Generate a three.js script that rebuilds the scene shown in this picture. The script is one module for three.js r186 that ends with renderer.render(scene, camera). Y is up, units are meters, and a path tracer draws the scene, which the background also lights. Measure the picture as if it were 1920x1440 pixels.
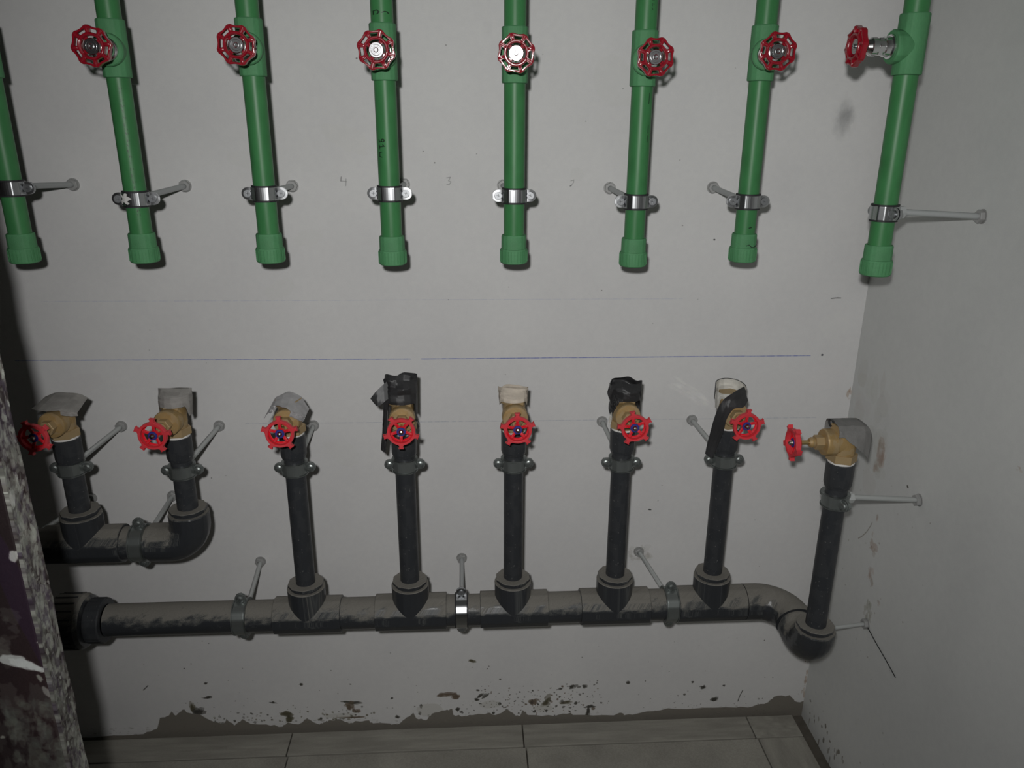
import * as THREE from 'three';
import { RoundedBoxGeometry } from 'three/addons/geometries/RoundedBoxGeometry.js';
import { mergeGeometries, mergeVertices, toCreasedNormals } from 'three/addons/utils/BufferGeometryUtils.js';

// ---------------------------------------------------------------- camera, light, exposure
const scene = new THREE.Scene();
const D2R = Math.PI / 180;
const camera = new THREE.PerspectiveCamera(52.746, 4 / 3, 0.02, 30);
camera.position.set(0, 1.17, 1.28);
camera.rotation.order = 'YXZ';
camera.rotation.set(-18.838 * D2R, -3.231 * D2R, 0.295 * D2R);

// dim bluish daylight that reaches the room only through an unseen doorway added in the left wall
scene.background = new THREE.Color().setRGB(0.33, 0.41, 0.48);

// the photographer's flash, a little above, left of and behind the lens
const flash = new THREE.SpotLight(new THREE.Color().setRGB(1, 0.995, 0.985), 25, 0, 1.0, 1.0, 2);
flash.position.set(-0.036, 1.236, 1.323);
flash.target.position.set(0.10, 0.84, 0.0);
flash.castShadow = true;
flash.shadow.radius = 0.7;
flash.shadow.mapSize.set(2048, 2048);
flash.shadow.camera.near = 0.05;
flash.shadow.camera.far = 5;
scene.add(flash, flash.target);

const renderer = new THREE.WebGLRenderer({ antialias: true });
renderer.toneMapping = THREE.LinearToneMapping;
renderer.toneMappingExposure = 0.1;
renderer.shadowMap.enabled = true;
renderer.shadowMap.type = THREE.PCFSoftShadowMap;

// ---------------------------------------------------------------- helpers
let seed = 12345;
function rnd() { seed = (seed + 0x6d2b79f5) | 0; let t = Math.imul(seed ^ (seed >>> 15), 1 | seed); t = (t + Math.imul(t ^ (t >>> 7), 61 | t)) ^ t; return ((t ^ (t >>> 14)) >>> 0) / 4294967296; }
const rr = (a, b) => a + (b - a) * rnd();
function hash2(x, y, s) { let h = Math.imul(x | 0, 374761393) ^ Math.imul(y | 0, 668265263) ^ Math.imul(s | 0, 1274126177); h = Math.imul(h ^ (h >>> 13), 1274126177); return ((h ^ (h >>> 16)) >>> 0) / 4294967296; }
function vnoise(x, y, s = 0, px = 0, py = 0) {
  const xi = Math.floor(x), yi = Math.floor(y), fx = x - xi, fy = y - yi;
  const u = fx * fx * (3 - 2 * fx), v = fy * fy * (3 - 2 * fy);
  const w = (a, p) => (p ? ((a % p) + p) % p : a);
  const a = hash2(w(xi, px), w(yi, py), s), b = hash2(w(xi + 1, px), w(yi, py), s), c = hash2(w(xi, px), w(yi + 1, py), s), d = hash2(w(xi + 1, px), w(yi + 1, py), s);
  return a + (b - a) * u + (c - a) * v + (a - b - c + d) * u * v;
}
function fbm(x, y, s, oct = 4, p = 0) { let a = 0.5, t = 0, n = 0, f = 1; for (let i = 0; i < oct; i++) { t += a * vnoise(x * f, y * f, s + i, p * f, p * f); n += a; a *= 0.5; f *= 2; } return t / n; }

const names = {};
function numbered(n) { const k = names[n] = (names[n] ?? -1) + 1; return k ? n + '_' + String(k).padStart(3, '0') : n; }
function shadow(m) { m.castShadow = true; m.receiveShadow = true; return m; }
function thing(name, label, category, group, pos = [0, 0, 0]) {
  const g = new THREE.Group(); g.name = numbered(name); g.position.set(...pos);
  g.userData = { label, category }; if (group) g.userData.group = group;
  scene.add(g); return g;
}
function part(parent, name, geo, mat, label) {
  const m = shadow(new THREE.Mesh(geo, mat)); m.name = name; if (label) m.userData.label = label;
  parent.add(m); return m;
}
function struct(name, geo, mat, label) { const m = part(scene, name, geo, mat, label); m.userData.kind = 'structure'; return m; }

function tex(w, h, fn, srgb = true, wrap = THREE.RepeatWrapping) {
  const d = new Uint8Array(w * h * 4);
  for (let y = 0, o = 0; y < h; y++) for (let x = 0; x < w; x++, o += 4) { const c = fn(x / w, y / h, x, y); d[o] = c[0]; d[o + 1] = c[1]; d[o + 2] = c[2]; d[o + 3] = 255; }
  const t = new THREE.DataTexture(d, w, h); t.magFilter = THREE.LinearFilter; t.minFilter = THREE.LinearMipmapLinearFilter; t.generateMipmaps = true;
  t.wrapS = t.wrapT = wrap; if (srgb) t.colorSpace = THREE.SRGBColorSpace; t.needsUpdate = true; return t;
}
function canvasTex(w, h, draw, srgb = true) {
  const c = document.createElement('canvas'); c.width = w; c.height = h; draw(c.getContext('2d'), w, h);
  const t = new THREE.CanvasTexture(c); if (srgb) t.colorSpace = THREE.SRGBColorSpace; t.wrapS = t.wrapT = THREE.ClampToEdgeWrapping; return t;
}
const mix = (a, b, t) => a.map((v, i) => v + (b[i] - v) * t);
const merge = (list) => mergeGeometries(list.map((g) => { const n = g.index ? g.toNonIndexed() : g.clone(); for (const k of Object.keys(n.attributes)) if (!['position', 'normal', 'uv'].includes(k)) n.deleteAttribute(k); return n; }));
// turned profile: pts = [radius, height] from bottom to top, about y
function turned(pts, seg = 40, crease = 0.5) { const g = new THREE.LatheGeometry(pts.map(([r, y]) => new THREE.Vector2(Math.max(r, 1e-5), y)), seg); return toCreasedNormals(g, crease); }
const alongX = (g) => g.rotateZ(-Math.PI / 2);           // +y -> +x
const alongZ = (g) => g.rotateX(Math.PI / 2);            // +y -> +z
const cyl = (r0, r1, h, seg = 32) => new THREE.CylinderGeometry(r1, r0, h, seg).translate(0, h / 2, 0);
const hexNut = (r, h, hole = 0) => { const s = new THREE.Shape(); for (let i = 0; i < 6; i++) { const a = i * Math.PI / 3; i ? s.lineTo(r * Math.cos(a), r * Math.sin(a)) : s.moveTo(r, 0); } if (hole) { const p = new THREE.Path(); p.absarc(0, 0, hole, 0, Math.PI * 2, true); s.holes.push(p); } return new THREE.ExtrudeGeometry(s, { depth: h - 0.001, bevelEnabled: true, bevelSize: 0.0006, bevelThickness: 0.0005, bevelSegments: 1, curveSegments: 12 }).translate(0, 0, 0.0005); }; // along z
function rodGeo(a, b, r, seg = 16, thread = 0) {
  const A = new THREE.Vector3(...a), B = new THREE.Vector3(...b), L = A.distanceTo(B);
  let g;
  if (thread) { const pts = [[0, 0]]; const n = Math.round(L / thread); for (let i = 0; i < n; i++) { pts.push([r * 0.9, i * L / n]); pts.push([r, (i + 0.5) * L / n]); } pts.push([r * 0.9, L], [0, L]); g = new THREE.LatheGeometry(pts.map((p) => new THREE.Vector2(...p)), seg); }
  else g = cyl(r, r, L, seg);
  const q = new THREE.Quaternion().setFromUnitVectors(new THREE.Vector3(0, 1, 0), B.clone().sub(A).normalize());
  return g.applyQuaternion(q).translate(...a);
}
// round tube swept along a dense list of points, with flat ends
function sweep(pts, radius, seg = 40) {
  const P = pts.map((p) => new THREE.Vector3(...p)), n = P.length, pos = [], idx = [];
  let N = null; const T = P.map((p, i) => P[Math.min(i + 1, n - 1)].clone().sub(P[Math.max(i - 1, 0)]).normalize());
  const ref = Math.abs(T[0].y) < 0.8 ? new THREE.Vector3(0, 1, 0) : new THREE.Vector3(0, 0, 1);
  N = ref.clone().addScaledVector(T[0], -ref.dot(T[0])).normalize();
  for (let i = 0; i < n; i++) {
    if (i) { const q = new THREE.Quaternion().setFromUnitVectors(T[i - 1], T[i]); N.applyQuaternion(q); }
    const B = new THREE.Vector3().crossVectors(T[i], N), r = typeof radius === 'function' ? radius(i / (n - 1)) : radius;
    for (let k = 0; k < seg; k++) { const a = k / seg * Math.PI * 2; const p = P[i].clone().addScaledVector(N, r * Math.cos(a)).addScaledVector(B, r * Math.sin(a)); pos.push(p.x, p.y, p.z); }
  }
  for (let i = 0; i < n - 1; i++) for (let k = 0; k < seg; k++) { const a = i * seg + k, b = i * seg + (k + 1) % seg, c = a + seg, d = b + seg; idx.push(a, b, d, a, d, c); }
  for (const [e, flip] of [[0, 1], [n - 1, 0]]) { const c = pos.length / 3; pos.push(P[e].x, P[e].y, P[e].z); for (let k = 0; k < seg; k++) { const a = e * seg + k, b = e * seg + (k + 1) % seg; flip ? idx.push(c, b, a) : idx.push(c, a, b); } }
  const g = new THREE.BufferGeometry(); g.setAttribute('position', new THREE.Float32BufferAttribute(pos, 3)); g.setIndex(idx);
  g.setAttribute('uv', new THREE.Float32BufferAttribute(new Float32Array(pos.length / 3 * 2), 2));
  g.computeVertexNormals(); return toCreasedNormals(g, 0.7);
}
// a bent sheet with real thickness from f(u, v) -> [x, y, z]
function sheet(f, nu, nv, th, closedU = false) {
  const grid = [], at = (i, j) => grid[j * (nu + 1) + i];
  for (let j = 0; j <= nv; j++) for (let i = 0; i <= nu; i++) grid.push(new THREE.Vector3(...f(i / nu, j / nv)));
  const nor = []; for (let j = 0; j <= nv; j++) for (let i = 0; i <= nu; i++) {
    const a = closedU && i === nu ? at(1, j) : at(Math.min(i + 1, nu), j), b = closedU && i === 0 ? at(nu - 1, j) : at(Math.max(i - 1, 0), j);
    const c = at(i, Math.min(j + 1, nv)), d = at(i, Math.max(j - 1, 0));
    nor.push(a.clone().sub(b).cross(c.clone().sub(d)).normalize());
  }
  const pos = [], uv = [], idx = [], N = (nu + 1) * (nv + 1);
  for (const s of [1, -1]) grid.forEach((p, k) => { const q = p.clone().addScaledVector(nor[k], s * th / 2); pos.push(q.x, q.y, q.z); uv.push((k % (nu + 1)) / nu, Math.floor(k / (nu + 1)) / nv); });
  const q4 = (a, b, c, d) => idx.push(a, b, c, a, c, d);
  for (let j = 0; j < nv; j++) for (let i = 0; i < nu; i++) { const a = j * (nu + 1) + i, b = a + 1, c = b + nu + 1, d = a + nu + 1; q4(a, b, c, d); q4(N + a, N + d, N + c, N + b); }
  for (let i = 0; i < nu; i++) { q4(i, N + i, N + i + 1, i + 1); const o = nv * (nu + 1) + i; q4(o, o + 1, N + o + 1, N + o); }
  if (!closedU) for (let j = 0; j < nv; j++) { const a = j * (nu + 1), b = a + nu + 1; q4(a, b, N + b, N + a); const c = a + nu, d = b + nu; q4(c, N + c, N + d, d); }
  const g = new THREE.BufferGeometry(); g.setAttribute('position', new THREE.Float32BufferAttribute(pos, 3)); g.setAttribute('uv', new THREE.Float32BufferAttribute(uv, 2)); g.setIndex(idx);
  return toCreasedNormals(g, 0.9);
}
const arc = (fn, n = 14) => Array.from({ length: n + 1 }, (_, i) => fn(i / n));

// ---------------------------------------------------------------- materials
const M = {};
const std = (o) => new THREE.MeshStandardMaterial(o), phy = (o) => new THREE.MeshPhysicalMaterial(o);
const lin = (r, g, b) => new THREE.Color().setRGB(r, g, b);

const greyNoise = tex(256, 256, (u, v) => { const n = 118 + 120 * (fbm(u * 8, v * 8, 3, 5, 8) - 0.5) + 18 * (hash2(u * 256, v * 256, 9) - 0.5); return [n, n, n]; }, false);
greyNoise.repeat.set(3, 3);

// green plastic: smooth pipe, matt moulded fittings
const greenTex = (marks) => canvasTex(256, 1024, (c, w, h) => {
  const im = c.createImageData(w, h);
  for (let y = 0, o = 0; y < h; y++) for (let x = 0; x < w; x++, o += 4) { const n = fbm(x / 32, y / 128, 21, 3, 0) - 0.5, k = hash2(x, y, 4) - 0.5; im.data[o] = 62 + n * 12 + k * 4; im.data[o + 1] = 124 + n * 20 + k * 6; im.data[o + 2] = 74 + n * 14 + k * 4; im.data[o + 3] = 255; }
  c.putImageData(im, 0, 0); if (marks) marks(c, w, h);
});
const greenPipe = (marks) => phy({ map: greenTex(marks), roughness: 0.42, specularIntensity: 0.7 });
M.green = greenPipe();
M.greenFit = std({ map: tex(128, 128, (u, v, x, y) => { const n = fbm(u * 6, v * 6, 40, 3, 6) - 0.5, k = hash2(x, y, 8) - 0.5; return [78 + n * 14 + k * 5, 138 + n * 20 + k * 7, 92 + n * 16 + k * 5]; }), roughness: 0.7 });

// galvanised / chromed metal
M.zinc = std({ color: lin(0.52, 0.53, 0.54), metalness: 1, roughness: 0.27, roughnessMap: null, bumpMap: greyNoise, bumpScale: 0.00008 });
M.zincDusty = std({ map: tex(128, 128, (u, v, x, y) => { const n = fbm(u * 10, v * 10, 60, 4, 10), t = n > 0.5 ? 1 : 0.35, k = 8 * (hash2(x, y, 5) - 0.5); return [104 + 34 * t + k, 109 + 34 * t + k, 107 + 34 * t + k]; }), metalness: 0.72, roughness: 0.36 });
M.rod = std({ color: lin(0.56, 0.58, 0.58), metalness: 0.5, roughness: 0.36 });
M.rodDusty = std({ color: lin(0.60, 0.62, 0.61), metalness: 0.45, roughness: 0.34 });
M.anchor = std({ map: tex(64, 64, (u, v, x, y) => { const n = 158 + 50 * (fbm(u * 6, v * 6, 77, 3, 6) - 0.5) + 12 * (hash2(x, y, 6) - 0.5); return [n, n, n * 0.99]; }), metalness: 0.35, roughness: 0.6 });
M.chrome = std({ color: lin(0.78, 0.78, 0.78), metalness: 1, roughness: 0.17 });
M.chromeCap = std({ color: lin(0.66, 0.66, 0.67), metalness: 1, roughness: 0.23 });
M.screw = std({ color: lin(0.34, 0.35, 0.36), metalness: 0.9, roughness: 0.42 });
M.rubber = std({ color: lin(0.018, 0.018, 0.02), roughness: 0.6 });
// red wheels
M.redGloss = phy({ map: tex(128, 128, (u, v, x, y) => { const n = fbm(u * 9, v * 9, 90, 4, 9), k = 8 * (hash2(x, y, 7) - 0.5); const d = n > 0.58 ? 0.3 : 0; return mix([146 + k, 17, 34], [136, 96, 90], d); }), roughness: 0.24, clearcoat: 0.5, clearcoatRoughness: 0.15 });
M.redMatt = phy({ map: tex(128, 128, (u, v, x, y) => { const n = fbm(u * 7, v * 7, 95, 4, 7), k = 8 * (hash2(x, y, 7) - 0.5); const d = n > 0.56 ? 0.34 : 0; return mix([226 + k, 26, 42], [196, 140, 132], d); }), roughness: 0.45, specularIntensity: 0.6 });
M.blueDisc = std({ color: lin(0.03, 0.03, 0.22), roughness: 0.5 });
// brass
M.brass = std({ map: tex(128, 128, (u, v, x, y) => { const n = fbm(u * 6, v * 6, 120, 4, 6), k = 8 * (hash2(x, y, 3) - 0.5), t = n > 0.52 ? 0.42 : 0.08; return mix([168 + k, 139 + k, 90 + k], [174 + k, 158 + k, 134 + k], t); }), metalness: 0.25, roughness: 0.52 });
M.brassBright = std({ color: lin(0.62, 0.45, 0.2), metalness: 0.9, roughness: 0.3 });
M.steelNut = std({ color: lin(0.55, 0.5, 0.45), metalness: 1, roughness: 0.25 });
M.ptfe = std({ color: lin(0.74, 0.73, 0.7), roughness: 0.8 });
// dark grey pvc, clean and with settled dust (u along the run, v from under side to top side)
const pvcCol = (k) => [53 + k, 55 + k, 58 + k];
M.pvc = phy({ map: tex(256, 512, (u, v, x, y) => { const k = 5 * (hash2(x, y, 2) - 0.5), s = fbm(u * 5, v * 12, 140, 4, 0), f = fbm(u * 40, v * 60, 144, 2, 0); let c = pvcCol(k); if (s > 0.55) c = mix(c, [92, 92, 90], 0.13); if (f > 0.87) c = mix(c, [150, 148, 142], 0.5); return c; }), roughness: 0.4, specularIntensity: 0.7 });
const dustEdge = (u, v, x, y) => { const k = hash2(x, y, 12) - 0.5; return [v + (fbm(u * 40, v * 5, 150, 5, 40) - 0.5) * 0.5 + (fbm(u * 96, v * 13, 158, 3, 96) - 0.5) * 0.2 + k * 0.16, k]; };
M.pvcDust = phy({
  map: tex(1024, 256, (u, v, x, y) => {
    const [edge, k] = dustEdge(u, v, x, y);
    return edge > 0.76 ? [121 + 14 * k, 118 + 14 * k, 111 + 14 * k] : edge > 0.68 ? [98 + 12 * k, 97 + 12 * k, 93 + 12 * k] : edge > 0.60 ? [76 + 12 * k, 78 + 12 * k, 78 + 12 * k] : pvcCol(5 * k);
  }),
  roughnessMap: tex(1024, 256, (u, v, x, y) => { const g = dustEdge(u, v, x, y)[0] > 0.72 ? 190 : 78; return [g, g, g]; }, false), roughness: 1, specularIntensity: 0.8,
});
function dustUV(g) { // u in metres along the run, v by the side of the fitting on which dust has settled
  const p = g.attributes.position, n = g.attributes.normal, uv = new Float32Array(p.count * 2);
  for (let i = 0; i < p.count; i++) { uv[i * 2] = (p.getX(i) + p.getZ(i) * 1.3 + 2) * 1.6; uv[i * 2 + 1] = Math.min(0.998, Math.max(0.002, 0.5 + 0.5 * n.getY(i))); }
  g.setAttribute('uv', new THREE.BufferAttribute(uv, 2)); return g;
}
// tapes
const tapeMat = (rgb, rough, spec = 0.5, metal = 0) => phy({ map: tex(64, 64, (u, v, x, y) => { const n = 30 * (fbm(u * 5, v * 5, 200 + rgb[0], 3, 5) - 0.5) + 8 * (hash2(x, y, 16) - 0.5); return rgb.map((c) => Math.max(0, c + n * (c / 140 + 0.1))); }), roughness: rough, specularIntensity: spec, metalness: metal, side: THREE.DoubleSide });
M.tapeGrey = tapeMat([150, 147, 143], 0.6);
M.tapeDull = tapeMat([124, 123, 121], 0.6);
M.tapeSilver = tapeMat([170, 169, 170], 0.4, 0.7, 0.2);
M.tapeBlack = tapeMat([50, 50, 51], 0.44, 0.8);
M.tapeBeige = tapeMat([196, 186, 172], 0.8, 0.3);
M.tapeInside = tapeMat([205, 203, 196], 0.7, 0.3);

// ---------------------------------------------------------------- room shell
const RX = 0.685, LX = -1.3, FZ = 2.4, CY = 2.5;         // right wall, left wall, wall behind the viewer, ceiling
const CEMENT = [[-0.789, -0.006], [-0.742, -0.005], [-0.663, -0.003], [-0.635, 0.009], [-0.626, 0.035], [-0.607, 0.041], [-0.602, 0.050], [-0.595, 0.040], [-0.585, 0.049], [-0.577, 0.054], [-0.571, 0.046], [-0.548, 0.041], [-0.529, 0.025], [-0.504, 0.015], [-0.497, 0.027], [-0.483, 0.010], [-0.466, 0.025], [-0.451, 0.013], [-0.420, 0.010], [-0.388, 0.003], [-0.377, 0.013], [-0.356, 0.007], [-0.339, 0.020], [-0.314, 0.005], [-0.303, 0.010], [-0.292, 0.015], [-0.270, 0.015], [-0.255, 0.005], [-0.239, 0.010], [-0.217, 0.011], [-0.207, 0.003], [-0.174, 0.001], [-0.158, -0.002], [-0.142, 0.011], [-0.125, 0.026], [-0.120, 0.012], [-0.099, 0.006], [-0.087, 0.022], [-0.060, 0.029], [-0.046, 0.032], [-0.044, 0.017], [-0.022, 0.013], [-0.001, 0.015], [0.027, 0.019], [0.043, 0.013], [0.065, 0.026], [0.081, 0.012], [0.092, 0.008], [0.098, 0.023], [0.109, 0.010], [0.164, 0.005], [0.197, 0.012], [0.202, 0.006], [0.286, 0.001], [0.302, 0.007], [0.310, 0.001], [0.341, 0.005], [0.397, 0.014], [0.453, 0.011], [0.543, 0.010], [0.577, 0.011], [0.610, 0.021], [0.620, 0.034], [0.653, 0.037], [0.666, 0.021], [0.690, 0.018]];
// stains and chips low on the wall: x, y, half width, half height (mm), tone 0 dark grey 1 olive 2 brown 3 pale, turn
const PATCH = [[-0.559, 0.062, 7, 14, 1, 0], [-0.546, 0.051, 14, 9, 0, 0], [-0.377, 0.037, 16, 8, 1, 0], [-0.370, 0.027, 9, 10, 1, 0.4], [-0.246, 0.061, 20, 5, 0, 0], [-0.252, 0.052, 11, 12, 2, 0], [-0.239, 0.040, 9, 6, 2, 0], [-0.25, 0.024, 26, 2, 2, 0], [-0.059, 0.072, 20, 5, 2, 0], [-0.035, 0.066, 12, 8, 2, 0], [0.016, 0.067, 13, 4, 0, 0.6], [0.004, 0.058, 5, 4, 0, 0], [-0.035, 0.035, 5, 5, 0, 0], [-0.028, 0.027, 4, 3, 0, 0], [0.119, 0.045, 9, 11, 2, 0], [0.146, 0.048, 8, 17, 1, -0.6], [0.185, 0.042, 14, 5, 1, 0], [0.173, 0.077, 6, 3, 0, 0.3], [0.200, 0.081, 9, 4, 0, 0.3], [0.224, 0.080, 5, 5, 0, 0], [0.232, 0.015, 5, 16, 0, 0], [0.237, 0.030, 14, 4, 0, 0], [0.312, 0.087, 5, 4, 0, 0], [0.468, 0.068, 6, 6, 0, 0], [0.495, 0.037, 8, 6, 0, 0], [-0.004, 0.152, 9, 4, 1, -0.2], [-0.528, 0.119, 4, 3, 0, 0], [-0.529, 0.086, 9, 3, 0, 0], [-0.402, 0.067, 8, 3, 0, -0.2], [-0.343, 0.109, 5, 3, 0, 0], [-0.108, 0.045, 3, 6, 0, -0.2], [-0.111, 0.029, 3, 6, 0, -0.2], [-0.157, 0.021, 5, 4, 0, 0], [0.445, 0.082, 4, 3, 0, 0], [0.512, 0.071, 4, 2, 0, -0.4], [-0.09, 0.035, 26, 16, 3, 0], [0.03, 0.045, 22, 10, 3, 0], [-0.27, 0.030, 34, 6, 3, 0], [0.14, 0.03, 20, 8, 3, 0]];
const TONE = ['66,64,58', '88,84,66', '104,90,76', '196,194,188'];
const WX0 = -0.82, WX1 = 0.70, WY0 = -0.03, WY1 = 1.40;   // painted part of the wall in metres
function blob(c, x, y, rx, ry, turn, style, jag = 0.35, n = 21) {
  c.save(); c.translate(x, y); c.rotate(-turn); c.fillStyle = style; c.beginPath();
  const sd = Math.floor(rnd() * 1e6), q = Math.max(5, Math.round(n / 3));
  for (let i = 0; i <= n; i++) { const a = i / n * Math.PI * 2, k = 1 - jag + 2 * jag * (0.7 * vnoise(i / n * q, 0.5, sd, q) + 0.3 * hash2(i % n, 3, sd)); const X = rx * k * Math.cos(a), Y = ry * k * Math.sin(a); i ? c.lineTo(X, Y) : c.moveTo(X, Y); }
  c.closePath(); c.fill(); c.restore();
}
function plaster(im, w, h, base, s) {
  for (let y = 0, o = 0; y < h; y++) for (let x = 0; x < w; x++, o += 4) {
    const n = fbm(x / 150, y / 150, s, 3) - 0.5, m = vnoise(x / 9, y / 9, s + 9) - 0.5, k = hash2(x, y, s) - 0.5;
    const d = n * 9 + m * 3 + k * 4; im.data[o] = base[0] + d; im.data[o + 1] = base[1] + d; im.data[o + 2] = base[2] + d * 0.9; im.data[o + 3] = 255;
  }
}
const backMap = canvasTex(2048, 1928, (c, w, h) => {
  const im = c.createImageData(w, h); plaster(im, w, h, [219, 218, 217], 300); c.putImageData(im, 0, 0);
  const S = w / (WX1 - WX0), X = (x) => (x - WX0) * S, Y = (y) => (WY1 - y) * S, mm = S / 1000;
  const line = (pts, style, wd) => { c.strokeStyle = style; c.lineWidth = wd * mm; c.lineCap = 'round'; c.beginPath(); pts.forEach(([x, y], i) => (i ? c.lineTo(X(x), Y(y)) : c.moveTo(X(x), Y(y)))); c.stroke(); };
  const rough = (x0, y0, x1, y1, rgb, wd, amin, amax) => { const n = Math.ceil(Math.hypot(x1 - x0, y1 - y0) / 0.006); for (let i = 0; i < n; i++) { const a = i / n, b = (i + 1) / n; line([[x0 + (x1 - x0) * a, y0 + (y1 - y0) * a], [x0 + (x1 - x0) * b, y0 + (y1 - y0) * b]], `rgba(${rgb},${rr(amin, amax)})`, wd); } };
  // snapped chalk lines
  rough(-0.759, 0.785, -0.102, 0.780, '84,98,176', 1.1, 0.35, 0.8); rough(-0.084, 0.780, 0.600, 0.778, '84,98,176', 1.1, 0.5, 0.95);
  rough(-0.70, 0.885, 0.363, 0.882, '150,158,196', 1.0, 0.05, 0.32); rough(-0.393, 0.665, 0.626, 0.660, '130,138,160', 1.1, 0.08, 0.4);
  blob(c, X(0.621), Y(0.779), 2.2 * mm, 1.5 * mm, 0, 'rgba(40,40,50,.9)'); line([[0.623, 0.8805], [0.634, 0.8815], [0.640, 0.8812]], 'rgba(50,48,46,.85)', 1.2);
  // pencilled figures beside the anchors
  const pen = (a) => `rgba(70,68,70,${a})`;
  line([[-0.2005, 1.083], [-0.2015, 1.0765]], pen(0.7), 1.0); line([[-0.2015, 1.0765], [-0.192, 1.0755]], pen(0.4), 0.9); line([[-0.193, 1.080], [-0.194, 1.069]], pen(0.45), 0.9);
  line([[-0.034, 1.0815], [-0.028, 1.0825], [-0.031, 1.077], [-0.027, 1.0755], [-0.030, 1.071], [-0.034, 1.0715]], pen(0.45), 0.9);
  line([[0.1655, 1.077], [0.1705, 1.0785], [0.170, 1.0745], [0.166, 1.0695]], pen(0.42), 0.9); line([[0.1645, 1.069], [0.1665, 1.0695]], pen(0.8), 1.1);
  // rubbed dirt mark beside the corner, filler smear above a valve, smears round an anchor
  for (let i = 0; i < 420; i++) { const a = rr(0, 6.28), r = Math.sqrt(-2 * Math.log(rr(0.02, 1))) * 0.42; blob(c, X(0.603 + Math.cos(a) * r * 0.016), Y(1.175 + Math.sin(a) * r * 0.03), rr(2, 7) * mm, rr(3, 9) * mm, rr(-0.5, 0.2), `rgba(130,132,128,${rr(0.008, 0.03)})`); }
  for (let i = 0; i < 90; i++) { const t = rr(0, 1); blob(c, X(0.355 + 0.07 * t + rr(-0.012, 0.012)), Y(0.738 - 0.05 * t + rr(-0.01, 0.01)), rr(3, 11) * mm, rr(1, 3) * mm, -0.6, `rgba(240,239,235,${rr(0.05, 0.2)})`); }
  for (let i = 0; i < 40; i++) blob(c, X(0.319 + rr(-0.02, 0.02)), Y(0.388 + rr(-0.014, 0.014)), rr(2, 7) * mm, rr(2, 6) * mm, 0, `rgba(160,158,148,${rr(0.08, 0.25)})`);
  for (let i = 0; i < 22; i++) blob(c, X(rr(-0.8, 0.66)), Y(rr(0.55, 1.35)), rr(8, 40) * mm, rr(5, 26) * mm, rr(0, 3), `rgba(${rnd() > 0.5 ? '206,204,200' : '228,226,222'},${rr(0.06, 0.16)})`, 0.5);
  // sparse specks
  for (let i = 0; i < 34; i++) blob(c, X(rr(-0.75, 0.66)), Y(rr(0.35, 1.3)), rr(0.5, 1.3) * mm, rr(0.4, 1) * mm, 0, `rgba(60,58,54,${rr(0.3, 0.8)})`);
  blob(c, X(0.409), Y(0.982), 1.6 * mm, 1.2 * mm, 0, 'rgba(40,40,40,.9)'); blob(c, X(0.332), Y(0.48), 3 * mm, 1.2 * mm, -0.2, 'rgba(40,40,40,.9)');
  for (let i = 0; i < 150; i++) { const x = rr(-0.7, 0.68), y = 0.02 + 0.28 * rnd() * rnd(); const s = rnd() < 0.1 ? rr(1.8, 3) : rr(0.5, 1.4); blob(c, X(x), Y(y), s * mm, s * rr(0.5, 1) * mm, rr(-1, 1), `rgba(74,71,66,${rr(0.35, 0.9)})`); }
  for (const [x, y, rx, ry, t, turn] of PATCH) {
    if (t === 3) { blob(c, X(x), Y(y), rx * mm, ry * mm, turn, `rgba(${TONE[t]},.55)`, 0.3); continue; }
    for (let i = 0; i < 9; i++) blob(c, X(x + rr(-0.6, 0.6) * rx / 1000), Y(y + rr(-0.6, 0.6) * ry / 1000), rx * mm * rr(0.25, 0.7), ry * mm * rr(0.25, 0.75), turn, `rgba(${TONE[t]},${rr(0.3, 0.75)})`, 0.5);
  }
  for (let i = 0; i < 190; i++) { const x = 0.12 + (rr(-1, 1) + rr(-1, 1)) * 0.085, y = 0.048 + (rr(-1, 1) + rr(-1, 1)) * 0.024; const s = rnd() < 0.15 ? rr(2, 4) : rr(0.6, 1.9); blob(c, X(x), Y(y), s * mm, s * rr(0.5, 1.1) * mm, rr(-1, 1), `rgba(${rnd() < 0.7 ? TONE[0] : TONE[2]},${rr(0.5, 0.95)})`, 0.45); }
  for (let i = 0; i < 110; i++) { const x = rr(-0.55, -0.2), y = 0.02 + 0.05 * rnd() * rnd(); const s = rr(0.7, 3); blob(c, X(x), Y(y), s * mm, s * rr(0.6, 1.4) * mm, rr(-1, 1), `rgba(${rnd() < 0.6 ? TONE[1] : TONE[0]},${rr(0.3, 0.75)})`, 0.5); }
  line([[0.5525, 0.058], [0.547, 0.042], [0.545, 0.03]], 'rgba(60,58,54,.8)', 1.8); line([[-0.638, 0.118], [-0.648, 0.108]], 'rgba(60,58,54,.7)', 2);
  // bare mortar where the paint stops above the floor
  c.fillStyle = 'rgb(124,119,110)'; c.beginPath(); c.moveTo(X(WX0), Y(-0.03)); c.lineTo(X(WX0), Y(0.004));
  const ex = []; CEMENT.forEach(([x, y], i) => { ex.push([x, y + 0.004]); const q = CEMENT[i + 1]; if (q) for (let k = 1; k < 4; k++) ex.push([x + (q[0] - x) * k / 4, y + 0.004 + (q[1] - y) * k / 4 + rr(-0.0022, 0.0022)]); });
  ex.forEach(([x, y]) => c.lineTo(X(x), Y(y))); c.lineTo(X(WX1), Y(-0.03)); c.closePath(); c.fill();
  for (let i = 0; i < 900; i++) { const x = rr(WX0, WX1), y = rr(-0.03, 0.02); blob(c, X(x), Y(y), rr(0.6, 4) * mm, rr(0.4, 1.5) * mm, 0, `rgba(${rnd() < 0.5 ? '96,92,84' : '142,136,126'},${rr(0.1, 0.35)})`); }
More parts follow.
